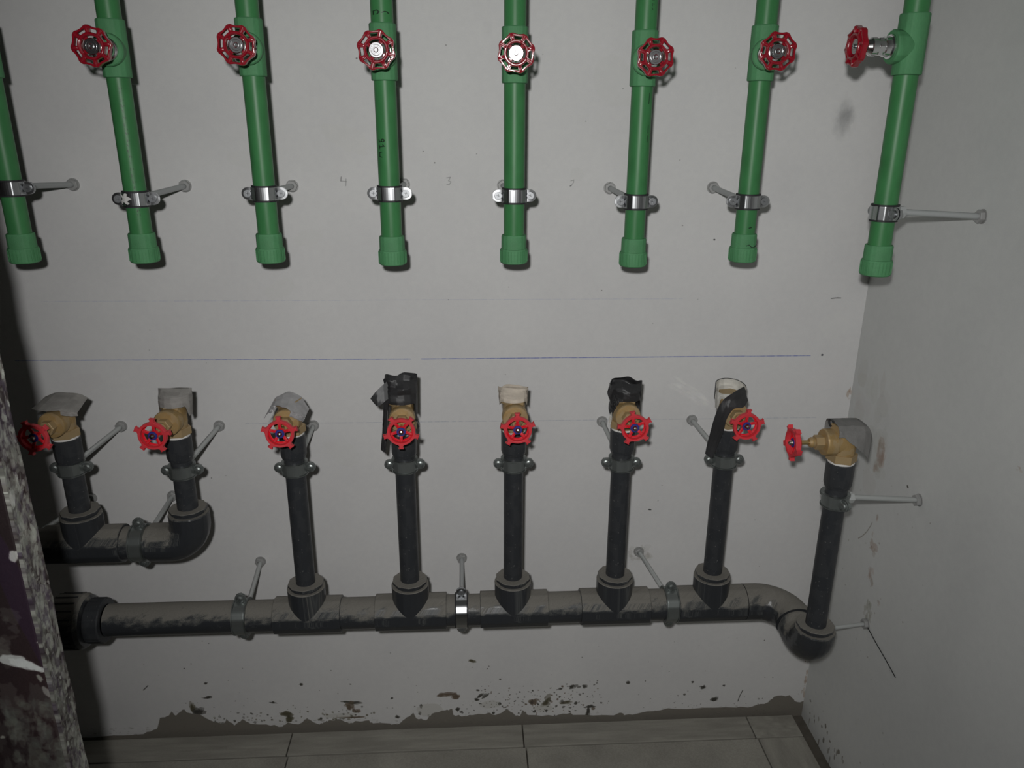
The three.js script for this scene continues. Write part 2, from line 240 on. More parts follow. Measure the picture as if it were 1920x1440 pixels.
  // rusty plaster along the corner
  for (let i = 0; i < 60; i++) blob(c, X(0.684 - 0.012 * rnd() * rnd()), Y(rr(0.03, 0.72)), rr(0.8, 3) * mm, rr(2, 9) * mm, 0, `rgba(158,134,114,${rr(0.15, 0.5)})`);
});
M.backWall = std({ map: backMap, roughness: 0.82 });
M.backWall.bumpMap = greyNoise; M.backWall.bumpScale = 0.00015;
function wallUV(g, u, v) { const p = g.attributes.position, n = g.attributes.position.count, a = new Float32Array(n * 2); for (let i = 0; i < n; i++) { a[i * 2] = u(p.getX(i), p.getY(i), p.getZ(i)); a[i * 2 + 1] = v(p.getX(i), p.getY(i), p.getZ(i)); } g.setAttribute('uv', new THREE.BufferAttribute(a, 2)); return g; }
const box = (x0, x1, y0, y1, z0, z1) => new THREE.BoxGeometry(x1 - x0, y1 - y0, z1 - z0).translate((x0 + x1) / 2, (y0 + y1) / 2, (z0 + z1) / 2);
struct('wall_back', wallUV(box(LX - 0.15, RX + 0.15, -0.1, CY + 0.1, -0.15, 0), (x) => (x - WX0) / (WX1 - WX0), (x, y) => (y - WY0) / (WY1 - WY0)), M.backWall, 'off-white plaster wall with blue chalk lines and chipped bare mortar along its foot');

const RZ1 = 0.9;
const rightMap = canvasTex(1024, 1593, (c, w, h) => {
  const im = c.createImageData(w, h); plaster(im, w, h, [206, 207, 205], 340); c.putImageData(im, 0, 0);
  const S = w / RZ1, X = (z) => z * S, Y = (y) => (1.40 - y) * S, mm = S / 1000;
  const rust = (z, y, rz, ry, n, turn = 0) => { for (let i = 0; i < n; i++) blob(c, X(z + rr(-0.7, 0.7) * rz / 1000), Y(y + rr(-0.7, 0.7) * ry / 1000), rz * mm * rr(0.15, 0.6), ry * mm * rr(0.15, 0.6), turn, `rgba(${rnd() < 0.5 ? '164,146,134' : rnd() < 0.6 ? '184,168,158' : '136,120,108'},${rr(0.12, 0.42)})`, 0.5); };
  rust(0.124, 0.645, 16, 24, 26); rust(0.120, 0.62, 10, 14, 12); rust(0.147, 0.536, 5, 9, 7); rust(0.140, 0.501, 4, 6, 5); rust(0.150, 0.480, 13, 13, 14); rust(0.158, 0.430, 9, 16, 14, 0.5); rust(0.196, 0.398, 7, 6, 8); rust(0.433, 0.759, 6, 4, 5);
  c.strokeStyle = 'rgba(110,100,90,.7)'; c.lineWidth = 1.4 * mm; c.beginPath(); c.moveTo(X(0.135), Y(0.52)); c.quadraticCurveTo(X(0.125), Y(0.49), X(0.1), Y(0.468)); c.stroke();
  blob(c, X(0.214), Y(0.626), 3 * mm, 2 * mm, -0.5, 'rgba(60,56,52,.85)');
  for (let i = 0; i < 60; i++) blob(c, X(rr(0, 0.3)), Y(rr(0.02, 0.7)), rr(0.5, 1.6) * mm, rr(0.5, 2) * mm, 0, `rgba(110,100,90,${rr(0.2, 0.6)})`);
  for (let i = 0; i < 26; i++) blob(c, X(rr(0.0, 0.25)), Y(rr(0, 0.05)), rr(1, 4) * mm, rr(2, 7) * mm, 0, `rgba(92,86,76,${rr(0.3, 0.8)})`, 0.5);
  for (let i = 0; i < 30; i++) blob(c, X(rr(0.02, 0.14)), Y(rr(0.56, 0.76)), rr(6, 22) * mm, rr(8, 30) * mm, 0, `rgba(168,164,154,${rr(0.04, 0.12)})`, 0.4);
  for (let i = 0; i < 26; i++) blob(c, X(0.17 + rr(-0.012, 0.012)), Y(0.35 + rr(-0.01, 0.03)), rr(1, 5) * mm, rr(2, 8) * mm, 0, `rgba(150,148,136,${rr(0.15, 0.4)})`, 0.4);
});
M.rightWall = std({ map: rightMap, roughness: 0.82, bumpMap: greyNoise, bumpScale: 0.00015 });
struct('wall_right', wallUV(box(RX, RX + 0.15, -0.1, CY + 0.1, 0, FZ), (x, y, z) => z / RZ1, (x, y) => y / 1.40), M.rightWall, 'grey-white plaster wall with rust-brown chips, meeting the back wall at the corner');
M.plain = std({ map: tex(256, 256, (u, v, x, y) => { const n = 8 * (fbm(u * 8, v * 8, 360, 3, 8) - 0.5) + 4 * (hash2(x, y, 361) - 0.5); return [206 + n, 207 + n, 206 + n]; }), roughness: 0.85 });
struct('wall_front', box(LX - 0.15, RX + 0.15, -0.1, CY + 0.1, FZ, FZ + 0.15), M.plain, 'plain plaster wall closing the room');
const DZ0 = 0.66, DZ1 = 1.52, DH = 2.06;                  // unseen doorway, added in the left wall to let daylight in
struct('wall_left', merge([box(LX - 0.15, LX, -0.1, CY + 0.1, 0, DZ0), box(LX - 0.15, LX, -0.1, CY + 0.1, DZ1, FZ), box(LX - 0.15, LX, DH, CY + 0.1, DZ0, DZ1)]), M.plain, 'plain plaster wall with an unseen doorway added to let daylight in');
struct('ceiling', box(LX - 0.15, RX + 0.15, CY, CY + 0.15, 0, FZ), M.plain, 'plain plaster ceiling');

// floor: mortar bed with large dusty tiles laid on it
M.bed = std({ map: tex(256, 256, (u, v, x, y) => { const n = 60 * (fbm(u * 12, v * 12, 380, 4, 12) - 0.5) + 14 * (hash2(x, y, 381) - 0.5); return [88 + n, 83 + n, 75 + n]; }), roughness: 0.95 });
const floor = struct('floor', box(LX - 0.15, RX, -0.12, -0.012, 0, FZ), M.bed, 'dusty grey floor of large tiles set in mortar');
const tileMats = [0, 1, 2].map((s) => std({ map: tex(256, 256, (u, v, x, y) => { const n = fbm(u * 7, v * 7, 400 + s * 9, 5, 7), k = 14 * (hash2(x, y, 401 + s) - 0.5); return [150 + k + 34 * (n - 0.5), 147 + k + 34 * (n - 0.5), 138 + k + 32 * (n - 0.5)]; }), roughness: 0.8 }));
const jx = [-0.832, -0.367, 0.096, 0.562], rows = [[0.010, 0.0685, 0], [0.0705, 0.534, 0.004], [0.536, 1.0, -0.01], [1.002, 1.466, 0.006], [1.468, 1.932, 0], [1.934, 2.398, 0]];
let tn = 0;
for (const [z0, z1, dx] of rows) {
  const xs = [LX + 0.002, ...[-1.297 + 0.465 * 0, ...jx].filter((x) => x > LX + 0.05).map((x) => x + dx), 0.660];
  for (let i = 0; i < xs.length - 1; i++) { const g = new RoundedBoxGeometry(xs[i + 1] - xs[i] - 0.0022, 0.012, z1 - z0, 1, 0.0012); g.translate((xs[i] + xs[i + 1]) / 2, -0.006 + 0.0006 * Math.sin(tn * 7), (z0 + z1) / 2); part(floor, numbered('floor_tile'), g, tileMats[tn++ % 3]); }
}

// ---------------------------------------------------------------- the open door leaf, splashed with paint
const doorMap = (s, dense) => canvasTex(512, 1024, (c, w, h) => {
  const im = c.createImageData(w, h);
  for (let y = 0, o = 0; y < h; y++) for (let x = 0; x < w; x++, o += 4) { const n = fbm(x / 60, y / 200, s, 4) - 0.5, k = 6 * (hash2(x, y, s) - 0.5); im.data[o] = 44 + 26 * n + k; im.data[o + 1] = 33 + 18 * n + k; im.data[o + 2] = 34 + 18 * n + k; im.data[o + 3] = 255; }
  c.putImageData(im, 0, 0);
  for (let i = 0; i < 16; i++) blob(c, rr(0, w), rr(0, h), rr(10, 50), rr(20, 130), rr(-0.3, 0.3), `rgba(52,34,66,${rr(0.15, 0.4)})`, 0.5);
  for (let i = 0; i < 46 * dense; i++) { const cx = rr(0, w), cy = rr(0, h), big = rr(12, 46); for (let j = 0; j < 22; j++) blob(c, cx + rr(-1, 1) * big, cy + rr(-1.6, 1.6) * big, rr(2, 13), rr(3, 24), rr(-0.3, 0.3), `rgba(${['118,120,110', '104,106,100', '134,136,126'][j % 3]},${rr(0.06, 0.3)})`, 0.7, 27); }
  for (let i = 0; i < 150 * dense; i++) { const s2 = rnd() < 0.1 ? rr(5, 13) : rr(0.8, 4.5); blob(c, rr(0, w), rr(0, h), s2, s2 * rr(0.5, 2.6), rr(-0.4, 0.4), `rgba(${['214,218,208', '176,178,166', '150,150,142', '226,228,222'][Math.floor(rnd() * 4)]},${rr(0.35, 0.95)})`, 0.6, 14); }
  for (let i = 0; i < 10; i++) blob(c, rr(0, w), rr(0, h), rr(2, 5), rr(2, 7), 0, 'rgba(198,140,114,.6)', 0.5);
  if (dense === 1) { for (let j = 0; j < 5; j++) blob(c, 340 + 6 * j, 352 + 3 * j, 14 - 2 * j, 7 - j, -0.25, 'rgba(214,218,214,.8)', 0.4); for (let j = 0; j < 240; j++) blob(c, rr(318, 372), rr(400, 560), rr(1, 7), rr(2, 12), rr(-0.3, 0.3), `rgba(${rnd() < 0.5 ? '122,126,116' : '96,98,92'},${rr(0.1, 0.4)})`, 0.6); }
  else for (let j = 0; j < 1500; j++) blob(c, rr(0, 64), rr(0, h), rr(1, 7), rr(2, 14), rr(-0.3, 0.3), `rgba(${rnd() < 0.4 ? '176,178,168' : rnd() < 0.6 ? '138,140,132' : '62,50,66'},${rr(0.15, 0.55)})`, 0.6);
});
M.doorFace = phy({ map: doorMap(500, 1), roughness: 0.55, bumpMap: greyNoise, bumpScale: 0.0012 });
M.doorEdge = phy({ map: doorMap(540, 5), roughness: 0.6, bumpMap: greyNoise, bumpScale: 0.002 });
const door = new THREE.Group(); door.name = 'door_1'; scene.add(door);
door.userData = { kind: 'structure', label: 'dark brown wooden door leaf splashed with white and grey paint' };
{
  const x1 = -0.4185, x0 = -1.28, z0 = 0.595, z1 = 0.627, y0 = 0.012, y1 = 2.03;
  const leaf = new RoundedBoxGeometry(x1 - x0 - 0.0035, y1 - y0, z1 - z0, 2, 0.002).translate((x0 + x1 - 0.0035) / 2, (y0 + y1) / 2, (z0 + z1) / 2);
  part(door, 'door_leaf', wallUV(leaf, (x) => (x - x0) / 0.5, (x, y) => (y - y0) / 1.0), (M.doorFace.map.wrapS = M.doorFace.map.wrapT = THREE.RepeatWrapping, M.doorFace));
  // edge lipping, planed unevenly and thick with paint
  const e = new THREE.BoxGeometry(0.0034, y1 - y0, z1 - z0, 1, 160, 5); const p = e.attributes.position;
  for (let i = 0; i < p.count; i++) { const b = (vnoise(p.getY(i) * 26, p.getZ(i) * 60, 5) - 0.5) * 0.0022 + (vnoise(p.getY(i) * 90, p.getZ(i) * 90, 6) - 0.5) * 0.0012; if (p.getX(i) > 0) p.setX(i, p.getX(i) + b); if (Math.abs(p.getZ(i)) > 0.0159) p.setZ(i, p.getZ(i) - Math.sign(p.getZ(i)) * 0.0008 * vnoise(p.getY(i) * 70, 1, 8)); }
  e.computeVertexNormals(); e.translate(x1 - 0.0018, (y0 + y1) / 2, (z0 + z1) / 2);
  M.doorEdge.map.wrapS = M.doorEdge.map.wrapT = THREE.RepeatWrapping;
  part(door, 'edge_lipping', wallUV(e, (x, y, z) => (z - z0) / 0.28, (x, y) => (y - y0) / 0.56), M.doorEdge, 'door edge thick with white and grey paint');
}

// ---------------------------------------------------------------- upper row: green water pipes, their valves and clamps
const ord = ['', 'next to the wall corner', 'second', 'third', 'fourth', 'fifth', 'sixth', 'seventh', 'eighth'];
const nth = (n) => (n === 1 ? 'nearest the wall corner' : ord[n] + ' from the wall corner');
const PR = 0.0145, ZG = 0.175, Z8 = 0.285, VB = 1.218, VT = 1.287, VY = 1.250;

// upper handwheel: eight lobes, eight windows; built facing +z, rim centre at z = 0
const UW = 0.0238;
function upperWheelRim() {
  const R = UW, s = new THREE.Shape(), pts = [];
  for (let k = 0; k < 8; k++) { const a = k * Math.PI / 4; for (const [d, r] of [[-0.11, R * 0.985], [0, R], [0.11, R * 0.985], [0.27, R * 0.915], [Math.PI / 8, R * 0.90], [Math.PI / 4 - 0.27, R * 0.915]]) pts.push(new THREE.Vector2(r * Math.cos(a + d), r * Math.sin(a + d))); }
  s.setFromPoints(pts);
  const c = new THREE.Path(); c.absarc(0, 0, R * 0.5, 0, Math.PI * 2, true); s.holes.push(c);
  for (let k = 0; k < 8; k++) { const a = (k + 0.5) * Math.PI / 4, h = new THREE.Path(), w0 = R * 0.17, w1 = R * 0.22, r0 = R * 0.645, r1 = R * 0.815; const P = (r, t) => [r * Math.cos(a) - t * Math.sin(a), r * Math.sin(a) + t * Math.cos(a)]; h.moveTo(...P(r0, -w0)); h.lineTo(...P(r0, w0)); h.lineTo(...P(r1, w1)); h.lineTo(...P(r1, -w1)); h.closePath(); s.holes.push(h); }
  const list = [new THREE.ExtrudeGeometry(s, { depth: 0.0045, bevelEnabled: true, bevelSize: 0.0011, bevelOffset: -0.0009, bevelThickness: 0.0014, bevelSegments: 3, curveSegments: 48 }).translate(0, 0, -0.002)];
  for (let k = 0; k < 8; k++) { const a = k * Math.PI / 4; list.push(new RoundedBoxGeometry(R * 0.36, 0.003, 0.0024, 2, 0.0011).translate(R * 0.79, 0, 0.0040).rotateZ(a)); }
  list.push(new THREE.TorusGeometry(R * 0.58, 0.0015, 10, 48).translate(0, 0, 0.0042));
  for (let k = 0; k < 4; k++) list.push(new RoundedBoxGeometry(R * 0.4, 0.0052, 0.003, 2, 0.001).translate(R * 0.38, 0, -0.0015).rotateZ(k * Math.PI / 2 + 0.5));
  list.push(alongZ(cyl(R * 0.24, R * 0.24, 0.005, 32)).translate(0, 0, -0.0045));
  return merge(list.map((g) => toCreasedNormals(g, 0.7)));
}
const wheelRimG = upperWheelRim();
const capDisc = merge([alongZ(turned([[0, -0.001], [UW * 0.39, -0.001], [UW * 0.40, 0.0003], [UW * 0.36, 0.0012], [UW * 0.18, 0.0014], [UW * 0.17, 0.001], [0, 0.001]], 40)), new THREE.TorusGeometry(UW * 0.26, 0.0004, 6, 40).translate(0, 0, 0.0012)]);
const capScrew = alongZ(turned([[0, 0], [UW * 0.13, 0], [UW * 0.13, 0.0014], [UW * 0.09, 0.0024], [UW * 0.05, 0.0026], [UW * 0.05, 0.0016], [0, 0.0016]], 24));
const bonnetG = merge([alongZ(turned([[0, 0.018], [0.0140, 0.018], [0.0140, 0.0268], [0.0132, 0.0278], [0.012, 0.028], [0.0115, 0.034], [0.0098, 0.035], [0.0098, 0.044], [0.0108, 0.0445], [0.0108, 0.050], [0.0095, 0.0515], [0.0075, 0.0555], [0.0062, 0.056], [0.0062, 0.062], [0, 0.062]], 40, 0.3))]);
const packNutG = hexNut(0.0105, 0.006, 0.006).translate(0, 0, 0.0365);
const bodyG = (() => {
  const run = turned([[PR + 0.0003, VB - VY], [0.0166, VB - VY], [0.0174, VB - VY + 0.0012], [0.0174, VT - VY - 0.0012], [0.0166, VT - VY], [PR + 0.0003, VT - VY]], 48);
  const neck = alongZ(turned([[0, 0.002], [0.0165, 0.002], [0.0174, 0.007], [0.0192, 0.0145], [0.0200, 0.0195], [0.0198, 0.0230], [0.0186, 0.0246], [0.0142, 0.0246], [0.0142, 0.018], [0, 0.018]], 48));
  const neck2 = neck.clone().scale(1, 1, 1);
  return merge([run, neck2]);
})();
function stopValve(n, pos, turnY, spin, label) {
  const t = thing('stop_valve', label, 'valve', 'red-wheeled stop valves on the green pipes', pos); t.rotation.y = turnY;
  part(t, 'valve_body', bodyG, M.greenFit);
  const b = part(t, 'bonnet', bonnetG, M.chrome, 'chrome bonnet'); part(b, 'packing_nut', packNutG, M.chrome);
  const w = part(t, 'handwheel', wheelRimG, M.redGloss, 'glossy crimson eight-lobed handwheel'); w.position.z = 0.067; w.rotation.z = spin;
  const c = part(w, 'hub_disc', capDisc, M.chromeCap, 'bright metal disc'); c.position.z = 0.0012; const s = part(w, 'wheel_screw', capScrew, M.chromeCap); s.position.z = 0.0022;
  return t;
}
const capG = turned([[0, 0.0], [0.0178, 0.0], [0.0192, 0.0012], [0.0194, 0.019], [0.0188, 0.0205], [0.0178, 0.0207], [0.0176, 0.038], [0.0168, 0.040], [PR - 0.0004, 0.040]], 48);
const ribG = (() => { const l = []; for (let k = 0; k < 26; k++) { const a = k / 26 * Math.PI * 2; l.push(new THREE.BoxGeometry(0.0016, 0.0155, 0.001).translate(0, 0.0105, 0.0194).rotateY(a)); } return merge(l); })();
// marker writing and printed lines on the pipes (u runs round the pipe, v along it)
const ink = (c, a, wd) => { c.strokeStyle = `rgba(22,30,24,${a})`; c.lineWidth = wd; c.lineCap = 'round'; };
const strokes = (c, list) => list.forEach((p) => { c.beginPath(); p.forEach(([x, y], i) => (i ? c.lineTo(x, y) : c.moveTo(x, y))); c.stroke(); });
const printed = (u) => (c, w, h) => { for (let y = 60; y < 900; y += rr(26, 46)) { ink(c, rr(0.25, 0.6), 3); strokes(c, [[[u * w + rr(-3, 3), y], [u * w + rr(-3, 3), y + rr(8, 20)]]]); if (rnd() < 0.5) { ink(c, 0.3, 3); strokes(c, [[[u * w + 7, y + 3], [u * w + 7, y + 11]]]); } } };
const lowMarks = { 2: printed(0.055), 6: (c, w, h) => { ink(c, 0.55, 4); strokes(c, [[[0.09 * w, 40], [0.085 * w, 110]], [[0.1 * w, 250], [0.1 * w, 300]], [[0.1 * w, 315], [0.095 * w, 360]]]); },
  4: (c, w, h) => { ink(c, 0.8, 5); const x = -0.1 * w + w; strokes(c, [arc((t) => [x + 11 + 6 * Math.cos(t * 6.28), 378 + 9 * Math.sin(t * 6.28)], 12), [[x + 6, 384], [x - 4, 388], [x - 6, 372]], [[x - 6, 420], [x + 16, 415], [x + 11, 406]], [[x - 6, 408], [x - 6, 432]], [[x + 4, 452], [x - 6, 456], [x - 6, 482], [x + 4, 486]]]); },
  7: (c, w, h) => { ink(c, 0.85, 7); strokes(c, [[[0.005 * w, 978], [0.04 * w, 974]]]); } };
const upMarks = { 4: (c, w, h) => { ink(c, 0.8, 6); const y = h - 70, x = 0.93 * w; strokes(c, [[[x - 12, y + 14], [x - 12, y - 12], [x + 4, y - 18], [x + 12, y - 4], [x + 4, y + 12]]]); strokes(c, [[[4, y], [14, y - 8], [24, y - 6], [30, y + 8]]]); }, 6: printed(0.05) };
const green = { 1: [-0.613, 1.080], 2: [-0.451, 1.066], 3: [-0.278, 1.073], 4: [-0.108, 1.073], 5: [0.0640, 1.070], 6: [0.2362, 1.062], 7: [0.3965, 1.062], 8: [0.539, 1.0585] };
const capY = { 1: 0.980, 2: 0.980, 3: 0.979, 4: 0.975, 5: 0.976, 6: 0.971, 7: 0.977, 8: 0.977 };
const valveDY = { 1: 0, 2: 0.001, 3: 0.004, 4: 0, 5: -0.002, 6: -0.005, 7: 0.003, 8: 0.006 };
const uvTurn = (g) => { const a = g.attributes.uv; for (let i = 0; i < a.count; i++) a.setX(i, a.getX(i)); return g; };
for (let i = 1; i <= 8; i++) {
  const X = green[i][0], z = i === 8 ? Z8 : ZG, n = 9 - i, dy = valveDY[i];
  const extra = { 1: ', beside the open door', 2: ', with a faint printed line', 4: ', with marker scrawl', 6: ', with dark printing', 7: ', its end cap cracked', 8: ', standing off the side wall' }[i] ?? '';
  const t = thing('water_pipe', 'green plastic water pipe ' + nth(n) + extra, 'pipe', 'green water pipes along the back wall', [X, 0, z]);
  const y0 = capY[i] + 0.040, y1 = VB + dy - 0.0003;
  const tube = (h) => { const g = new THREE.CylinderGeometry(PR, PR, h, 48, 1); return g.translate(0, h / 2, 0); };
  part(t, 'lower_pipe', tube(y1 - y0).translate(0, y0, 0), lowMarks[i] ? greenPipe(lowMarks[i]) : M.green);
  part(t, 'upper_pipe', tube(CY - VT - dy - 0.0003).translate(0, VT + dy + 0.0003, 0), M.green);
  if (upMarks[i]) { t.remove(t.children[1]); const h1 = 0.16; part(t, 'upper_pipe', tube(h1 - 0.0003).translate(0, VT + dy + 0.0003, 0), greenPipe(upMarks[i])); part(t, 'upper_pipe', tube(CY - VT - dy - h1).translate(0, VT + dy + h1, 0), M.green); }
  const c = part(t, 'end_cap', capG.clone().translate(0, capY[i], 0), M.greenFit, 'ribbed green end cap'); part(c, 'grip_ribs', ribG.clone().translate(0, capY[i], 0), M.greenFit);
  if (i === 7) part(c, 'crack', sweep([[-0.002, 0.0255, 0.0181], [0.002, 0.027, 0.0178], [0.006, 0.0235, 0.0172], [0.010, 0.023, 0.0152], [0.013, 0.0245, 0.0128], [0.0155, 0.026, 0.0092]].map(([a, b, d]) => [a, b + capY[7] - 0.001, d]), 0.0005, 6), M.rubber, 'dark crack line');
  const turn = i === 8 ? -Math.PI / 2 : { 1: 0.02, 2: 0.03, 3: 0, 4: -0.03, 5: -0.035, 6: 0.0, 7: -0.08 }[i];
  stopValve(i, [X, VY + dy, z], turn, { 1: 0.2, 2: 0.12, 3: 0.3, 4: 0.5, 5: 0.28, 6: 0.42, 7: 0.33, 8: 0.1 }[i], i === 8 ? 'green stop valve with crimson wheel turned sideways, beside the side wall' : i === 1 ? 'green stop valve eighth from the wall corner, above the open door' : 'green stop valve facing the room, ' + nth(n) + ', crimson lobed wheel');
}

// two-part pipe clamp. local frame: pipe along y, ears along +-x, rod towards -z
function clampShell(R, h, earL, th, front) {
  const s = new THREE.Shape(), ro = R + th, g0 = 0.0006, e = ro + earL - h / 2;
  // seen along y: half ring, drawn in x / z
  const N = 20, a0 = Math.asin((g0) / ro), q = [];
  for (let i = 0; i <= N; i++) { const a = a0 + (Math.PI - 2 * a0) * i / N; q.push([ro * Math.cos(a), ro * Math.sin(a)]); }
  for (let i = N; i >= 0; i--) { const a = a0 + (Math.PI - 2 * a0) * i / N; q.push([R * Math.cos(a), R * Math.sin(a)]); }
  s.setFromPoints(q.map(([x, y]) => new THREE.Vector2(x, y)));
  const band = new THREE.ExtrudeGeometry(s, { depth: h - 0.0012, bevelEnabled: true, bevelSize: 0.0005, bevelThickness: 0.0006, bevelSegments: 2 }).translate(0, 0, -h / 2 + 0.0006).rotateX(-Math.PI / 2); // shape y -> -z, depth -> y
  band.rotateY(Math.PI); // now half ring on +z
  const list = [band];
  for (const sx of [1, -1]) {
    const p = new THREE.Shape(); p.moveTo(R + 0.0004, -h / 2 + 0.001); p.lineTo(e, -h / 2 + 0.001); p.absarc(e, 0, h / 2 - 0.001, -Math.PI / 2, Math.PI / 2, false); p.lineTo(R + 0.0004, h / 2 - 0.001); p.closePath();
    const ear = new THREE.ExtrudeGeometry(p, { depth: 0.0012, bevelEnabled: true, bevelSize: 0.0006, bevelThickness: 0.0004, bevelSegments: 2, curveSegments: 14 }).translate(0, 0, g0 + 0.0004);
    if (sx < 0) ear.rotateZ(Math.PI); list.push(ear);
  }
  const g = merge(list.map((k) => toCreasedNormals(k, 0.6)));
  return front ? g : g.rotateY(Math.PI);
}
const crossScrew = (() => {
  const s = new THREE.Shape(); s.absarc(0, 0, 0.0047, 0, Math.PI * 2); const h = new THREE.Path(), a = 0.0005, b = 0.0026;
  [[a, b], [-a, b], [-a, a], [-b, a], [-b, -a], [-a, -a], [-a, -b], [a, -b], [a, -a], [b, -a], [b, a], [a, a]].forEach(([x, y], i) => (i ? h.lineTo(x, y) : h.moveTo(x, y))); h.closePath(); s.holes.push(h);
  return toCreasedNormals(merge([new THREE.ExtrudeGeometry(s, { depth: 0.001, bevelEnabled: true, bevelSize: 0.0006, bevelThickness: 0.0011, bevelSegments: 3, curveSegments: 20 }).translate(0, 0, 0.0011), alongZ(cyl(0.0042, 0.0042, 0.001, 20))]), 0.6);
})();
const domeScrew = alongZ(turned([[0, 0], [0.0062, 0], [0.0062, 0.0008], [0.0058, 0.0028], [0.0042, 0.0048], [0.002, 0.0058], [0, 0.006]], 24, 1));
const anchorWasher = alongZ(turned([[0.0048, 0], [0.0098, 0], [0.0098, 0.0012], [0.0048, 0.0012]], 28)), anchorNut = hexNut(0.0085, 0.0065, 0.0044);
function clamp(spec) {
  const { pos, R, anchor, wall, axis, dusty, label, group, tilt = 0, h = 0.0175, ear = 0.0135 } = spec;
  const t = thing('pipe_clamp', label, 'clamp', group, pos);
  if (wall === 'right') t.rotation.y = -Math.PI / 2 + tilt; else if (axis === 'x') t.rotation.set(0, tilt, Math.PI / 2, 'YXZ'); else t.rotation.y = tilt;
  t.updateMatrixWorld(true);
  const L = new THREE.Vector3(...anchor), lw = t.worldToLocal(L.clone());
  const metal = dusty ? M.zincDusty : M.zinc, rod = dusty ? M.rodDusty : M.rod, RI = R + 0.0014;
  part(t, 'front_band', clampShell(RI, h, ear, 0.0018, true), metal); part(t, 'rear_band', clampShell(RI, h, ear, 0.0018, false), metal);
  const fl = dusty ? 0.0034 : 0.0014;
  const lining = turned([[R + 0.0001, -h / 2 - 0.0020], [RI + fl, -h / 2 - 0.0020], [RI + fl, -h / 2], [RI - 0.0001, -h / 2], [RI - 0.0001, h / 2], [RI + fl, h / 2], [RI + fl, h / 2 + 0.0020], [R + 0.0001, h / 2 + 0.0020]], 40);
  part(t, 'rubber_lining', lining, dusty ? M.zincDusty : M.rubber, dusty ? undefined : 'black rubber lining');
  const ex = RI + 0.0018 + ear - h / 2;
  for (const s of [1, -1]) { const q = part(t, 'screw', dusty ? domeScrew : crossScrew, dusty ? metal : M.screw); q.position.set(s * ex, 0, 0.0026); q.rotation.z = s * 0.7 + pos[0] * 9; const nt = part(t, 'nut', hexNut(0.0058, 0.0045), metal); nt.position.set(s * ex, 0, -0.0071); }
  const back = -(RI + 0.0018);
  part(t, 'boss', hexNut(0.0075, 0.010).translate(0, 0, back - 0.0098), rod);
  part(t, 'threaded_rod', rodGeo([0, 0, back - 0.0096], [lw.x, lw.y, lw.z], 0.0042, 14, 0.0016), rod);
  // wall anchor, square to the wall
  const a = new THREE.Group(); a.name = 'wall_anchor'; t.add(a); a.position.copy(lw);
  const q = new THREE.Quaternion().setFromUnitVectors(new THREE.Vector3(0, 0, 1), wall === 'right' ? new THREE.Vector3(-1, 0, 0) : new THREE.Vector3(0, 0, 1));
  a.quaternion.copy(t.quaternion.clone().invert().multiply(q));
  part(a, 'washer', anchorWasher, M.anchor); const an = part(a, 'anchor_nut', anchorNut, M.anchor); an.position.z = 0.0012; an.rotation.z = pos[0] * 11;
  return t;
}
const gAnchor = { 1: [-0.615, 1.071], 2: [-0.444, 1.069], 3: [-0.278, 1.069], 4: [-0.102, 1.072], 5: [0.056, 1.070], 6: [0.229, 1.066], 7: [0.399, 1.067] };
for (let i = 1; i <= 8; i++) {
  const [X, Y] = green[i], n = 9 - i;
  const base = { pos: [X, Y, i === 8 ? Z8 : ZG], R: PR, group: 'bright pipe clamps on the green pipes' };
  const t = i === 8 ? clamp({ ...base, wall: 'right', anchor: [RX, 1.051, 0.266], tilt: 0.12, label: 'bright zinc clamp holding the corner green pipe to the side wall' })
    : clamp({ ...base, anchor: [...gAnchor[i], 0], tilt: { 1: 0.03, 2: 0.06, 3: 0.02, 4: -0.03, 5: 0.02, 6: 0.02, 7: 0 }[i], label: 'bright zinc clamp spotted with white paint on the green pipe ' + nth(n) });
  if (i === 1 || i > 2) t.userData.label = i === 8 ? t.userData.label : 'bright zinc clamp with long rod on the green pipe ' + nth(n);
  if (i === 2) { const s = sheet((u, v) => { const a = 1.75 + 0.75 * u + 0.2 * Math.sin(v * 9), r = PR + 0.0040; return [r * Math.cos(a), (v - 0.5) * (0.011 + 0.004 * Math.sin(u * 7)) + 0.001, r * Math.sin(a)]; }, 10, 6, 0.0005); part(t, 'paint_splash', s, M.ptfe, 'dried white paint splash'); }
}

// ---------------------------------------------------------------- lower row: dark grey drain manifolds
const ZB = 0.165, MR = 0.0262, TR = 0.0305, RR = 0.0155, MY = 0.388, UY = 0.531;
const riserX = { 1: -0.611, 2: -0.446, 3: -0.2745, 4: -0.1045, 5: 0.0660, 6: 0.2375, 7: 0.4035, 8: 0.5325 };
const seamG = (r0, r1, len) => [[r0, 0], [r1, 0.0008], [r1, len - 0.0008], [r0, len]];
function teeGeo(X, x0, x1, y, topY, z) {
  const run = alongX(turned([[MR - 0.001, 0], ...seamG(TR - 0.001, TR, x1 - x0), [MR - 0.001, x1 - x0]], 48)).translate(x0, y, z);
  const br = turned([[0, 0], [TR - 0.0008, 0], [TR, topY - y - 0.001], [TR - 0.001, topY - y], [TR - 0.0055, topY - y], [TR - 0.0055, topY - y - 0.004], [0, topY - y - 0.004]], 48).translate(X, y, z);
  return [dustUV(run), dustUV(br)];
}
